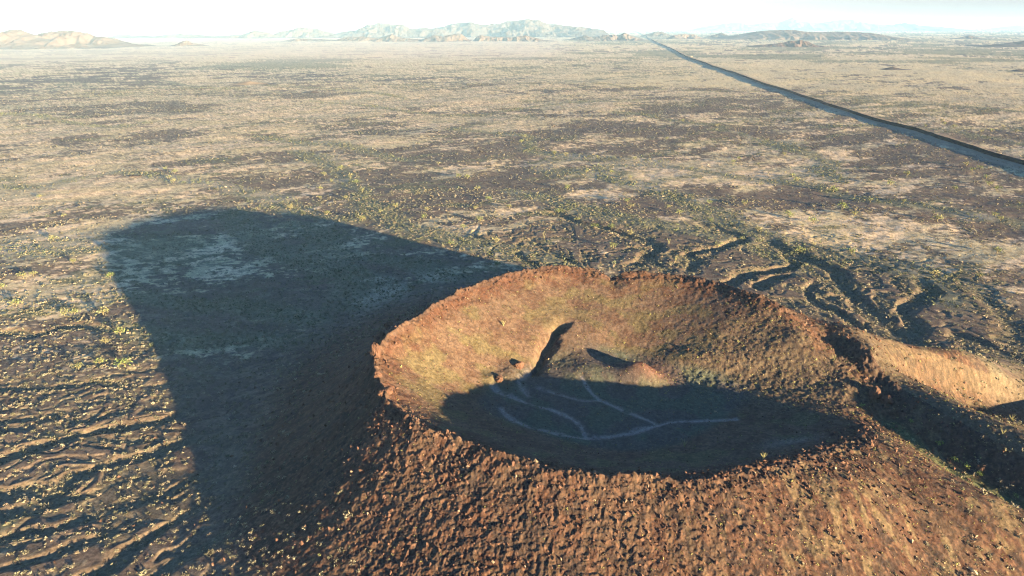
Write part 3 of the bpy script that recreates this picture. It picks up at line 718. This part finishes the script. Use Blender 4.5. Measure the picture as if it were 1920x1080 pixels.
make_range('hill', 'small dark pointed hill with a pale foot on the right plain', [(1780, 73), (1800, 70), (1815, 66), (1832, 70), (1845, 73)], 73, .1, DARKR, 97, cat='hill', nu=80, nv=40)
make_range('hill', 'tiny dark hill right of the small pointed hill', [(1846, 71), (1856, 68), (1864, 71)], 71, .08, DARKR, 101, cat='hill', nu=50, nv=30)
make_range('hill', 'low tan mound on the plain right of the upper left lava', [(425, 158), (445, 155.5), (468, 152), (490, 155), (515, 158)], 160, .12, (.16, .12, .08), 103, cat='hill', rough=.2, nu=80, nv=40)
make_range('lava_mound', 'small dark lava mound with black left side on pale sand', [(560, 176), (575, 172), (588, 170), (598, 173), (612, 177)], 177, .05, (.06, .044, .036), 107, cat='hill', rough=.4, nu=60, nv=30)
make_range('lava_mound', 'low dark lava mound in the golden flats at the right', [(1645, 131), (1660, 128), (1672, 125), (1690, 129), (1735, 131)], 131.5, .05, (.05, .04, .036), 109, cat='hill', rough=.4, nu=80, nv=30)
make_range('lava_mound', 'low dark lava mound touching the right edge of the photo', [(1890, 135), (1905, 130), (1925, 130), (1950, 135)], 135.5, .05, (.05, .04, .036), 113, cat='hill', rough=.4, nu=60, nv=30)
make_range('lava_mound', 'long low dark lava scarp above pale sand near the left edge', [(28, 272), (40, 268), (52, 266), (66, 267), (110, 268)], 273, .03, (.06, .046, .04), 127, cat='hill', rough=.3, nu=60, nv=30)
make_range('lava_mound', 'low dark lava scarp above the tip of the crater shadow', [(200, 340), (222, 333), (245, 329), (265, 329), (290, 333)], 338, .03, (.06, .045, .038), 131, cat='hill', rough=.2, nu=60, nv=30)

# ------------------------------------------------------------------ border wall with its patrol road
wp = np.array([p for p in smooth_pts([tuple(p) for p in WALL_W[:-3]], 6)] + [tuple(p) for p in WALL_W[-3:]])
seg = np.hypot(*np.diff(wp, axis=0).T); cum = np.concatenate([[0], np.cumsum(seg)])
def along(sv):
    return np.interp(sv, cum, wp[:, 0]), np.interp(sv, cum, wp[:, 1])
def normal_at(sv):
    x0, y0 = along(sv - 1); x1, y1 = along(sv + 1)
    n = np.hypot(x1 - x0, y1 - y0)
    return -(y1 - y0) / n, (x1 - x0) / n           # to the left of the wall as seen going away
# patrol road: dirt strip left of the wall
def strip(name, off0, off1, s0, s1, mat, lift, label, cat, wob=0.0, seed=1):
    sv = [s0]
    while sv[-1] < s1: sv.append(sv[-1] + 2.0 + max(0, (sv[-1] - 200)) * .004)
    sv = np.array(sv); cols = np.linspace(0, 1, 6)
    x, y = along(sv); nx, ny = normal_at(sv)
    w = (fbm(sv / 40, sv * 0, 3, seed) - .5) * wob
    OX = x[:, None] + nx[:, None] * (off0 + (off1 - off0) * cols[None] + w[:, None])
    OY = y[:, None] + ny[:, None] * (off0 + (off1 - off0) * cols[None] + w[:, None])
    OZ = gz(OX, OY) + lift
    V = np.stack([OX, OY, OZ], -1).reshape(-1, 3)
    i, j = np.meshgrid(np.arange(len(sv) - 1), np.arange(5), indexing='ij')
    F = np.stack([i * 6 + j, (i + 1) * 6 + j, (i + 1) * 6 + j + 1, i * 6 + j + 1], -1).reshape(-1, 4)
    return obj(name, np_mesh(name, V, F, mat), label=label, cat=cat, kind='structure')
SV0 = 10.0; SEND = cum[-1]
strip('road', 3.0, 10.0, SV0, cum[-4], M_ROAD, .25, 'pale dirt patrol road along the foot of the border wall', 'road', 3.0)
WH, PW = 4.7, 6.0
def panel_mesh():
    bm = []; fs = []
    def bx(x0, x1, y0, y1, z0, z1):
        b = len(bm)
        bm.extend([(x0, y0, z0), (x1, y0, z0), (x1, y1, z0), (x0, y1, z0), (x0, y0, z1), (x1, y0, z1), (x1, y1, z1), (x0, y1, z1)])
        for q in ((0, 1, 5, 4), (1, 2, 6, 5), (2, 3, 7, 6), (3, 0, 4, 7), (4, 5, 6, 7)): fs.append([b + k for k in q])
    n = 24
    for k in range(n):
        c = (k + .5) * PW / n
        bx(c - .1, c + .1, -.075, .075, -1.2, WH - .9)
    bx(0, PW - .02, -.085, .085, WH - .9, WH)
    return np_mesh("panel", bm, fs, M_STEEL, smooth=False)
wall_root = bpy.data.objects.new("border_wall", None); COL.objects.link(wall_root)
wx0, wy0 = along(SV0)
wall_root.location = (wx0, wy0, float(gz(wx0, wy0)))
wall_root['label'] = 'tall dark steel bollard border wall running to the horizon'; wall_root['category'] = 'wall'
wall_root['group'] = 'border wall'
del wall_root['group']
pm = panel_mesh(); base_loc = wall_root.location.copy()
def wall_z(x, y): return float(gz(x, y))
sv = SV0; first = None; npan = 0
while npan < 100:
    x0, y0 = along(sv); x1, y1 = along(sv + PW)
    if first is None:
        o = first = bpy.data.objects.new("panel", pm)
    else:
        o = first.copy()
    COL.objects.link(o); o.parent = wall_root
    z = min(wall_z(x0, y0), wall_z(x1, y1))
    o.location = Vector((x0, y0, z)) - base_loc
    o.rotation_euler = (0, 0, math.atan2(y1 - y0, x1 - x0))
    sv += PW; npan += 1
# the farther run of the same wall
FV, FF = [], []
def add_box(x0, y0, x1, y1, th, z0, z1):
    nx, ny = -(y1 - y0), (x1 - x0); n = math.hypot(nx, ny); nx, ny = nx / n * th, ny / n * th
    b = len(FV)
    for (x, y) in ((x0 + nx, y0 + ny), (x1 + nx, y1 + ny), (x1 - nx, y1 - ny), (x0 - nx, y0 - ny)):
        FV.append((x - base_loc.x, y - base_loc.y, z0 - base_loc.z))
    for (x, y) in ((x0 + nx, y0 + ny), (x1 + nx, y1 + ny), (x1 - nx, y1 - ny), (x0 - nx, y0 - ny)):
        FV.append((x - base_loc.x, y - base_loc.y, z1 - base_loc.z))
    for q in ((0, 1, 5, 4), (1, 2, 6, 5), (2, 3, 7, 6), (3, 0, 4, 7), (4, 5, 6, 7)): FF.append([b + k for k in q])
while sv < SEND - 10:
    step = PW if sv < 3000 else (12 if sv < 6000 else 60)
    x0, y0 = along(sv); x1, y1 = along(sv + step)
    z = min(wall_z(x0, y0), wall_z(x1, y1))
    th = .085 if sv < 3000 else .3
    add_box(x0, y0, x1, y1, th, z + WH - .9, z + WH)
    if sv < 3000:
        for k in range(12):
            a0 = (k + .1) / 12; a1 = (k + .9) / 12
            add_box(x0 + (x1 - x0) * a0, y0 + (y1 - y0) * a0, x0 + (x1 - x0) * a1, y0 + (y1 - y0) * a1, .07, z - 1, z + WH - .9)
    else:
        add_box(x0, y0, x1, y1, th * .9, z - 2, z + WH - .9)
    sv += step
far_wall = bpy.data.objects.new("wall_run", np_mesh("wall_run", FV, FF, M_STEEL, smooth=False))
COL.objects.link(far_wall); far_wall.parent = wall_root; far_wall['kind'] = 'stuff'

# ------------------------------------------------------------------ rocks
def rock_mesh(seed, sub=3, rough=.35):
    import bmesh
    bm = bmesh.new(); bmesh.ops.create_icosphere(bm, subdivisions=sub, radius=1.0)
    P = np.array([v.co[:] for v in bm.verts])
    n = fbm(P[:, 0] * 1.1 + seed * 3.1 + P[:, 2] * .7, P[:, 1] * 1.1 + P[:, 2] * .9, 4, seed) - .5
    n2 = ridged(P[:, 0] * 2.4 + P[:, 2] + seed, P[:, 1] * 2.4 - P[:, 2], 3, seed + 3) - .5
    s = 1 + n * rough * 2.4 + n2 * rough * .9
    for v, k in zip(bm.verts, s): v.co *= float(k)
    me = bpy.data.meshes.new("boulder"); bm.to_mesh(me); bm.free()
    me.materials.append(M_ROCK)
    return me
BOULDERS = [  # px, py, size (rx, ry, rz), label
    (730, 611, 1.9, 1.5, 1.4, 'largest isolated rust boulder perched on the left crater rim above the shadow'),
    (746, 601, .9, .8, .7, 'small rust boulder just right of the largest isolated one on the left rim'),
    (760, 590, .7, .6, .6, 'small rust boulder highest of the row on the left crater rim'),
    (716, 638, 2.6, 2.0, 2.2, 'rust lava outcrop jutting from the left rim below the isolated boulders'),
    (704, 662, 2.2, 1.6, 2.6, 'tall rust lava outcrop at the leftmost point of the crater rim'),
    (708, 704, 1.4, 1.2, 1.2, 'small rust outcrop on the rim below the leftmost outcrop'),
    (716, 742, 1.7, 1.3, 1.4, 'rust outcrop at the lower left notch of the crater rim'),
    (728, 735, 1.5, 1.4, 1.3, 'rust outcrop just inside the lower left notch of the rim'),
    (1640, 742, 2.2, 1.7, 2.4, 'dark brown lava outcrop at the head of the breach on the right rim'),
    (1662, 752, 1.8, 1.5, 2.0, 'brown lava outcrop right of the breach head on the right rim'),
    (972, 688, 2.0, 1.6, 1.8, 'brown knob of rock at the foot of the lit inner wall by the dark gully'),
    (935, 712, 1.8, 1.4, 1.2, 'low dark knob of rock where the inner wall meets the shaded crater floor'),
    (1290, 655, .5, .5, .5, 'small lone stone above the red crater mound'),
]
for k, (px, py, a_, b_, c_, lab) in enumerate(BOULDERS):
    x, y, z = hit(px, py)
    o = obj("boulder", rock_mesh(300 + k, 4), label=lab, cat='boulder', loc=(x, y, z + c_ * .25))
    o.scale = (a_, b_, c_); o.rotation_euler = (0, 0, k * 1.3)

def blob_mesh(name, P, Rr, Rz, k, tri, cols, mat, shell=.55, up=.5):
    """k small leaf-like triangles per plant spread through its crown"""
    n = len(P)
    u = nr.normal(size=(n, k, 3)); u /= np.linalg.norm(u, axis=2, keepdims=True)
    u[..., 2] = np.abs(u[..., 2]) * .9 - .05
    rad = shell + (1 - shell) * nr.rand(n, k, 1)
    c = u * rad * np.stack([Rr, Rr, Rz], -1)[:, None, :]
    c[..., 2] += (Rz * (up - .5))[:, None]
    c = c + P[:, None, :]
    t = nr.normal(size=(n, k, 3, 3)) * (Rr[:, None, None, None] * tri)
    Vv = c[:, :, None, :] + t
    cc = cols[:, None, None, :] * (.75 + .5 * nr.rand(n, k, 1, 1)) * np.ones((1, 1, 3, 1))
    Vv = Vv.reshape(-1, 3)
    return np_mesh(name, Vv, np.arange(len(Vv)).reshape(-1, 3), mat, cc.reshape(-1, 3), smooth=False)

# loose stones over the cone
def stones(n, seed):
    rr = np.random.RandomState(seed)
    a = rr.uniform(-R(44), R(44), n * 4); r = rr.uniform(100, 330, n * 4)
    x = r * np.sin(a); y = r * np.cos(a)
    th = np.arctan2(y - CY, x - CX); d = np.hypot(x - CX, y - CY) - np.interp(th, _tt, _ri)
    keep = rr.rand(len(x)) < (np.exp(-np.maximum(d, 0) / 18) * (d > 0) + (d <= 0) * (.25 + .75 * np.exp(d / 5)))
    x, y, d = x[keep][:n], y[keep][:n], d[keep][:n]
    z = gz(x, y); s = .07 + .40 * rr.rand(len(x)) ** 6 * np.where(d > -6, 1.5, .7)
    o = np.array([(1, 0, 0), (-1, 0, 0), (0, 1, 0), (0, -1, 0), (0, 0, 1), (0, 0, -1)], float)
    f = np.array([(0, 2, 4), (2, 1, 4), (1, 3, 4), (3, 0, 4), (2, 0, 5), (1, 2, 5), (3, 1, 5), (0, 3, 5)])
    V = o[None] * s[:, None, None] * rr.uniform(.5, 1.3, (len(x), 6, 1)) + rr.normal(size=(len(x), 6, 3)) * s[:, None, None] * .25
    V = V + np.stack([x, y, z + s * .3], -1)[:, None]
    Fs = f[None] + (np.arange(len(x)) * 6)[:, None, None]
    base = np.where(rr.rand(len(x), 1) < .04, np.array([[.15, .115, .085]]), np.array([[.075, .043, .031]]))
    c = (base * rr.uniform(.6, 1.4, (len(x), 1)))[:, None] * np.ones((1, 6, 1))
    me = np_mesh("lava_stones", V.reshape(-1, 3), Fs.reshape(-1, 3), M_PLANT, c.reshape(-1, 3), smooth=False)
    return obj("lava_stones", me, label='loose rust and brown cinder stones strewn over the cone', cat='stones', kind='stuff')
stones(26000, 5)

# ------------------------------------------------------------------ plants
sM = {k: sampler(M[k]) for k in ('gul', 'bank', 'd', 'lava', 'green', 'wash', 'th', 'dc')}
def scatter(n, rmin, rmax, seed, p):
    rr = np.random.RandomState(seed)
    a = rr.uniform(-R(43), R(43), n)
    r = np.sqrt(rr.uniform(rmin ** 2, rmax ** 2, n))
    x = r * np.sin(a); y = r * np.cos(a)
    f = {k: g(x, y) for k, g in sM.items()}
    keep = rr.rand(n) < p(x, y, f)
    return x[keep], y[keep], {k: v[keep] for k, v in f.items()}
def dens(x, y, f):
    cl = fbm(x / 16, y / 11, 3, 401)
    d = f['d']
    p = .10 + .22 * (x * x + y * y < 440 ** 2) + .26 * f['lava'] * sstep(.40, .55, cl) + .10 * sstep(.5, .62, cl) + .75 * f['wash'] + .45 * f['green'] + .6 * f['gul'] + .3 * f['bank']
    apron = sstep(120, 60, d) * sstep(15, 50, d)
    p = p * (1 - apron) + apron * (.42 + .5 * f['gul'])
    p = p * sstep(18, 45, d)
    wdd, _, _, _ = poly_dist(x, y, [tuple(q) for q in wp[::4]])
    tt = f['th']; rcc = np.hypot(x - CX, y - CY)
    fanm = sstep(110, 135, rcc) * (1 - sstep(230, 330, rcc)) * sstep(-.5, -.1, tt) * sstep(2.3, 1.7, tt)
    p = p * (1 - fanm * (1 - np.clip(f['gul'] * 1.2 + f['bank'] * .5, .22, 1)))
    return np.clip(p * np.where(x * x + y * y < 640 ** 2, .52, .9), 0, 1) * (wdd > 13)
PALE = np.array((.172, .160, .118)); OLIV = np.array((.098, .098, .062)); GRN = np.array((.072, .092, .048)); DRY = np.array((.21, .175, .125))
def plant_cols(f, rr, n):
    u = rr.rand(n, 1)
    c = PALE * (1 - u) + OLIV * u
    g = np.clip(f['wash'] * .9 + f['green'] * .5 + f['gul'] * .15, 0, 1)[:, None] * rr.uniform(.3, 1, (n, 1))
    c = c * (1 - g) + (GRN * .55 + OLIV * .45) * g
    dry = rr.rand(n, 1) < .18
    c = np.where(dry, DRY, c)
    return c * rr.uniform(.75, 1.2, (n, 1))
rr = np.random.RandomState(21)
x1, y1, f1 = scatter(110000, 140, 620, 31, dens)
s1 = rr.uniform(.42, .92, len(x1)) + .45 * (rr.rand(len(x1)) < .06)
z1 = gz(x1, y1)
c1 = plant_cols(f1, rr, len(x1))
# the plants that show largest become individuals
vis = s1 / np.sqrt(x1 ** 2 + y1 ** 2 + H * H)
infr = (np.abs(np.arctan2(x1, y1)) < R(36))
_, fw, _ = 0, 0, 0
dep_ = y1 * math.cos(PITCH) + (H - z1) * math.sin(PITCH); upc = y1 * math.sin(PITCH) - (H - z1) * math.cos(PITCH)
PX = 960 + x1 / dep_ * FPX; PY = 540 - upc / dep_ * FPX
infr = (PX > 8) & (PX < 1912) & (PY < 1072)
# behind the cone there is nothing to see
hid = (f1['d'] < 90) & (PX > 720) & (PY > 500)
order = np.argsort(-(vis * infr * ~hid))
top = order[:250]; rest = order[250:]
shr_mat = M_PLANT
variants = []
for k in range(10):
    u = k / 9.0
    c = (PALE * (1 - u) + OLIV * u) * (1.0 + .15 * math.sin(k * 5))
    if k in (3, 7): c = DRY
    variants.append(blob_mesh("desert_shrub", np.zeros((1, 3)), np.array([1.0]), np.array([.85]), 60, .13, np.array([c]), shr_mat, .35, .5))
ZONE_LABELS = [
    (lambda x, y: y > 940 and x < 700, 'pale rounded creosote shrub on the rilled dark apron at the bottom left corner', 'shrubs on the bottom left apron'),
    (lambda x, y: y > 760 and x < 700, 'pale rounded creosote shrub between the shaded rills left of the crater shadow', 'shrubs between the rills left of the shadow'),
    (lambda x, y: y > 640 and x < 420, 'small pale shrub on dark lava gravel beside the lower left edge of the crater shadow', 'shrubs beside the lower left of the shadow'),
    (lambda x, y: x < 420, 'small pale shrub on the lit streaky plain left of the crater shadow', 'shrubs left of the crater shadow'),
    (lambda x, y: x > 900 and y > 440, 'small pale shrub among the curling gullies behind the crater rim', 'shrubs in the gullies behind the rim'),
    (lambda x, y: True, 'small pale shrub on the shaded plain inside the crater shadow', 'shrubs inside the crater shadow'),
]
first_shr = None
for k, i in enumerate(top):
    if first_shr is None:
        o = first_shr = bpy.data.objects.new("desert_shrub", variants[0])
    else:
        o = first_shr.copy(); o.data = variants[rnd.randrange(10)]
    COL.objects.link(o)
    o.location = (x1[i], y1[i], z1[i] - .05)
    q = s1[i]; o.scale = (q * rnd.uniform(.9, 1.2), q * rnd.uniform(.9, 1.2), q * rnd.uniform(.85, 1.15))
    o.rotation_euler = (0, 0, rnd.uniform(0, 6.28))
    for tst, lab, grp in ZONE_LABELS:
        if tst(PX[i], PY[i]): break
    o['label'] = lab; o['category'] = 'shrub'; o['group'] = grp
P = np.stack([x1, y1, z1], -1)[rest]
o = obj("desert_shrubs", blob_mesh("desert_shrubs", P, s1[rest], s1[rest] * .85, 22, .27, c1[rest], M_PLANT, .4),
        label='countless small pale and olive shrubs dotting the nearer plain', cat='shrubs', kind='stuff')
x2, y2, f2 = scatter(260000, 620, 1900, 37, lambda x, y, f: dens(x, y, f) * .7)
s2 = rr.uniform(.6, 1.25, len(x2)); P2 = np.stack([x2, y2, gz(x2, y2)], -1)
obj("far_scrub", blob_mesh("far_scrub", P2, s2 * 1.1, s2 * .8, 6, .38, plant_cols(f2, rr, len(x2)) * .72, M_PLANT, .3),
    label='dense scrub cover of the middle distance', cat='scrub', kind='stuff')
# greener thickets along the washes
x3, y3, f3 = scatter(120000, 300, 1900, 41, lambda x, y, f: np.clip(f['wash'] * sstep(.42, .6, fbm(x / 22, y / 22, 3, 55) + .06) + .05 * f['green'], 0, 1) * .5 * (f['d'] > 90))
s3 = rr.uniform(.9, 2.0, len(x3)); c3 = (GRN * .6 + OLIV * .4)[None] * rr.uniform(.7, 1.25, (len(x3), 1))
obj("wash_thicket", blob_mesh("wash_thicket", np.stack([x3, y3, gz(x3, y3)], -1), s3, s3 * 1.0, 12, .24, c3, M_PLANT, .3),
    label='green thickets following the dry washes across the plain', cat='thicket', kind='stuff')
# tufts of dry grass on the crater walls and the outer flank
def tuft_p(x, y, f):
    d = f['d']; th = f['th']
    dkw = sstep(.8, .4, th) * sstep(-.5, -.1, th) * (d < -3)
    lit = (d < -4) * .16
    fl = (d > 3) * (d < 60) * (.10 + .35 * sstep(-1.9, -1.0, th) * sstep(.3, -.2, th)) + sstep(3, 0, f['dc']) * 1.0
    return np.clip(.5 * dkw + lit + fl, 0, 1) * (d < 60)
x4, y4, f4 = scatter(60000, 100, 330, 43, tuft_p)
s4 = rr.uniform(.15, .42, len(x4)) + .35 * (rr.rand(len(x4)) < .05)
c4 = (np.array((.15, .15, .06))[None] * rr.uniform(.7, 1.4, (len(x4), 1))); c4[rr.rand(len(x4)) < .35] = np.array((.19, .155, .095))
obj("grass_tufts", blob_mesh("grass_tufts", np.stack([x4, y4, gz(x4, y4)], -1), s4, s4 * .9, 9, .3, c4, M_PLANT, .2),
    label='small yellow green tufts scattered over the cone and the crater walls', cat='grass', kind='stuff')

# trees: trunk with limbs, airy crown of leaf clumps
def tree_meshes(seed, col):
    r_ = np.random.RandomState(seed)
    V, F = [], []
    def limb(p0, p1, r0, r1, n=6):
        p0 = np.array(p0, float); p1 = np.array(p1, float); ax = p1 - p0; ax /= np.linalg.norm(ax)
        u = np.cross(ax, (0.3, .9, .1)); u /= np.linalg.norm(u); w = np.cross(ax, u); b = len(V)
        for (c, q) in ((p0, r0), (p1, r1)):
            for k in range(n):
                t = 2 * math.pi * k / n; V.append(c + (u * math.cos(t) + w * math.sin(t)) * q)
        for k in range(n): F.append([b + k, b + (k + 1) % n, b + n + (k + 1) % n, b + n + k])
    fork = np.array((0, 0, .25))
    limb((0, 0, -.1), fork, .075, .06)
    tips = []
    for k in range(6):
        a = k * 1.05 + r_.uniform(-.3, .3); e = fork + np.array((math.cos(a) * r_.uniform(.28, .5), math.sin(a) * r_.uniform(.28, .5), r_.uniform(.25, .5)))
        limb(fork, e, .045, .015, 5); tips.append(e)
    tips.append(np.array((0, 0, .75)))
    tips = np.array(tips)
    c = tips[r_.randint(0, len(tips), 150)] + r_.normal(size=(150, 3)) * np.array((.17, .17, .13))
    t = r_.normal(size=(150, 3, 3)) * .065
    VV = (c[:, None] + t).reshape(-1, 3)
    cc = (np.array(col)[None, None] * (.65 + .7 * r_.rand(150, 1, 1)) * np.ones((1, 3, 1))).reshape(-1, 3)
    return np_mesh("trunk", V, F, M_BARK), np_mesh("crown", VV, np.arange(450).reshape(-1, 3), M_PLANT, cc, smooth=False)
TREES = {  # region label -> places of single trees, with height in metres
    'yellow green palo verde tree in the green wash above the tip of the crater shadow': [(600, 356), (600, 374), (622, 342), (649, 374), (680, 361), (657, 332), (614, 404), (680, 415), (545, 393), (640, 318), (608, 330), (668, 345)],
    'yellow green palo verde tree on dark lava between the green wash and the crater rim': [(714, 400), (742, 390), (801, 396), (795, 410), (891, 393), (900, 415), (869, 430), (844, 460), (930, 455), (917, 377), (895, 357), (955, 391), (822, 309), (861, 334), (876, 336), (932, 500)],
    'pale green tree on the dark gullied ground just behind the far crater rim': [(1047, 400), (1082, 415), (1115, 429), (1147, 429), (1182, 440), (1150, 465), (1176, 380), (1182, 389), (1274, 402), (1332, 417), (1346, 464), (1391, 451), (1421, 434), (1330, 382), (1396, 385), (1252, 392)],
    'green tree in the central washes of the plain beyond the crater': [(1064, 355), (1146, 325), (1181, 335), (1297, 318), (1374, 307), (1100, 324), (1060, 292), (1120, 297), (985, 258), (978, 268), (1040, 290), (1190, 300), (1280, 228), (1345, 237), (1250, 262), (1470, 292), (1385, 300)],
    'yellow green tree on the right hand plain between the crater and the border wall': [(1494, 340), (1562, 360), (1631, 380), (1694, 382), (1479, 408), (1524, 419), (1596, 476), (1500, 474), (1750, 519), (1865, 407), (1869, 475), (1757, 415), (1602, 405), (1835, 522), (1669, 347), (1790, 357), (1875, 415), (1580, 392), (1485, 332), (1700, 270 + 60)],
    'pale green tree in the roadside wash close to the border wall at the right': [(1854, 349), (1849, 335), (1822, 322), (1868, 358), (1838, 318), (1812, 312)],
    'green tree just beyond the border wall at the right': [(1770, 235), (1788, 240), (1840, 248), (1858, 247), (1905, 248), (1735, 238), (1765, 228), (1880, 240)],
    'pale yellow tree on the streaky ground left of the crater shadow': [(148, 693), (198, 645), (235, 688), (187, 684), (226, 628), (122, 593), (194, 591), (44, 522), (63, 518), (31, 574), (137, 494), (207, 522), (2, 542), (140, 590)],
    'green tree in the thicket beyond the left end of the crater shadow': [(328, 326), (326, 343), (318, 336), (310, 320), (75, 372), (120, 408), (100, 452)],
}
protos = []
for k in range(6):
    tr, cr = tree_meshes(500 + k, [(.13, .14, .06), (.10, .13, .045), (.15, .145, .075), (.12, .14, .055), (.09, .115, .045), (.13, .14, .065)][k])
    protos.append((tr, cr))
fr = None
for lab, pts in TREES.items():
    for k, (px, py) in enumerate(pts):
        x, y, z = hit(px, py)
        vi = rnd.randrange(6)
        if fr is None:
            fr = bpy.data.objects.new("palo_verde_tree", None)
            ft = bpy.data.objects.new("trunk", protos[0][0]); fc = bpy.data.objects.new("crown", protos[0][1])
            root, t_, c_ = fr, ft, fc
        else:
            root, t_, c_ = fr.copy(), ft.copy(), fc.copy()
        for q in (root, t_, c_): COL.objects.link(q)
        t_.parent = root; c_.parent = root; t_.data, c_.data = protos[vi]
        h = rnd.uniform(3.2, 5.0) * (1.2 if 'border wall' in lab else 1.0)
        root.location = (x, y, z); root.scale = (h * 1.0, h * 1.0, h * .92); root.rotation_euler = (0, 0, rnd.uniform(0, 6.28))
        root['label'] = lab; root['category'] = 'tree'; root['group'] = lab.replace('tree', 'trees', 1).replace('pale green ', '').replace('yellow green palo verde ', '').replace('pale yellow ', '').replace('green trees', 'trees', 1)

# ocotillos: a fan of long thorny canes from one foot
def cane_mesh(seed, lean, az, length, rad=.055):
    r_ = np.random.RandomState(seed); n = 7; V, F = [], []
    p = np.array((0., 0, 0)); d = np.array((math.cos(az) * math.sin(lean), math.sin(az) * math.sin(lean), math.cos(lean)))
    for k in range(n + 1):
        q = rad * (1.15 - .75 * k / n)
        for m in range(5):
            t = 2 * math.pi * m / 5; V.append(p + np.array((math.cos(t), math.sin(t), 0)) * q * (1 + .3 * r_.rand()))
        p = p + d * length / n; d = d + np.array((math.cos(az), math.sin(az), -.12)) * .05 + r_.normal(size=3) * .03; d /= np.linalg.norm(d)
    for k in range(n):
        for m in range(5): F.append([k * 5 + m, k * 5 + (m + 1) % 5, (k + 1) * 5 + (m + 1) % 5, (k + 1) * 5 + m])
    # small leaves along the cane
    V = list(V); L = []
    cols = [(.21, .205, .10)] * len(V)
    me = np_mesh("cane", V, F, M_PLANT, np.array(cols))
    return me
def ocotillo(px, py, height, n, lab, seed, spread=.5, rad=.055):
    x, y, z = hit(px, py)
    root = bpy.data.objects.new("ocotillo", None); COL.objects.link(root); root.location = (x, y, z - .05)
    root['label'] = lab; root['category'] = 'ocotillo'
    r_ = random.Random(seed)
    for k in range(n):
        o = bpy.data.objects.new("cane", cane_mesh(seed * 50 + k, r_.uniform(.08, spread), 6.28 * k / n + r_.uniform(-.3, .3), height * r_.uniform(.75, 1.05), rad))
        COL.objects.link(o); o.parent = root
ocotillo(1430, 862, 2.6, 16, 'large pale ocotillo standing alone at the shaded near edge of the crater floor', 1, .42, .07)
ocotillo(1283, 838, 3.0, 5, 'small thin ocotillo left of the large pale one on the crater floor', 2, .35, .06)
ocotillo(944, 612, 2.8, 10, 'green ocotillo with a short shadow on the sunlit left inner wall', 3, .55, .06)
ocotillo(1563, 676, 3.0, 7, 'thin green ocotillo on the dark right inner wall', 4, .35, .06)
ocotillo(1896, 790, 2.9, 12, 'broad green ocotillo on the tan slope near the right edge', 5, .5, .05)
ocotillo(1880, 815, 2.3, 10, 'lower green ocotillo just beneath the broad one on the tan slope', 6, .5, .05)
ocotillo(1267, 490, 5.0, 5, 'tall thin ocotillo just above the notch behind the far crater rim', 7, .25, .08)
ocotillo(1254, 458, 5.0, 5, 'thin ocotillo on dark ground farther behind the far crater rim', 8, .3, .09)
ocotillo(1527, 462, 5.0, 6, 'lone green ocotillo on the lava plain beyond the right half of the rim', 9, .4, .09)
ocotillo(1020, 447, 4.5, 4, 'thin ocotillo near the corner of the crater shadow behind the rim', 10, .3, .09)
# green shrubs in the breach
for k, (px, py, sc, lab) in enumerate([(1616, 760, 1.3, 'bright green bush at the right corner of the shaded crater floor'),
        (1709, 790, 1.2, 'bright green bush high on the brown bank of the breach'),
        (1665, 797, .9, 'uppermost pale bush on the floor of the breach gully'),
        (1700, 815, 1.1, 'pale yellow bush in the upper breach gully'),
        (1712, 826, 1.0, 'pale yellow bush lowest of the cluster in the upper breach gully'),
        (1762, 832, 1.5, 'green bush on the dark bank halfway down the breach gully'),
        (1790, 862, 1.5, 'broad bright green bush on the breach gully floor'),
        (1812, 874, 1.6, 'broadest bright green bush low in the breach gully'),
        (1838, 890, 1.3, 'green bush at the lower end of the green strip in the breach gully'),
        (1905, 930, 1.1, 'pale green bush where the breach gully meets the right edge')]):
    x, y, z = hit(px, py)
    me = blob_mesh("gully_bush", np.zeros((1, 3)), np.array([1.0]), np.array([.7]), 90, .11, np.array([(.16, .20, .055) if 'green' in lab else (.22, .21, .12)]), M_PLANT, .3)
    o = obj("gully_bush", me, label=lab, cat='bush', loc=(x, y, z)); o.scale = (sc, sc, sc)
# small pale dirt mound on the road far along the wall
x, y, z = hit(1296, 107)
o = obj("dirt_mound", rock_mesh(900, 3, .12), label='small pale dirt mound beside the far run of the border wall', cat='mound', loc=(x, y, z))
o.scale = (9, 7, 4.5); o.data.materials.clear(); o.data.materials.append(M_ROAD)

# ------------------------------------------------------------------ haze
me = bpy.data.meshes.new("haze")
a, b0, b1 = 120000.0, -30.0, 330.0
hv = [(sx * a, sy * a, z) for z in (b0, b1) for sx, sy in ((-1, -1), (1, -1), (1, 1), (-1, 1))]
me.from_pydata(hv, [], [(3, 2, 1, 0), (4, 5, 6, 7), (0, 1, 5, 4), (1, 2, 6, 5), (2, 3, 7, 6), (3, 0, 4, 7)])
hm = bpy.data.materials.new("haze"); hm.use_nodes = True
hn = hm.node_tree; hn.nodes.clear()
pv = hn.nodes.new("ShaderNodeVolumePrincipled"); ho = hn.nodes.new("ShaderNodeOutputMaterial")
pv.inputs['Color'].default_value = (.38, .65, .98, 1)
pv.inputs['Density'].default_value = 0.000030
pv.inputs['Anisotropy'].default_value = -0.25
hn.links.new(pv.outputs[0], ho.inputs['Volume'])
me.materials.append(hm)
haze = obj("haze", me, label="pale desert haze over the whole plain", cat="haze", kind='stuff')
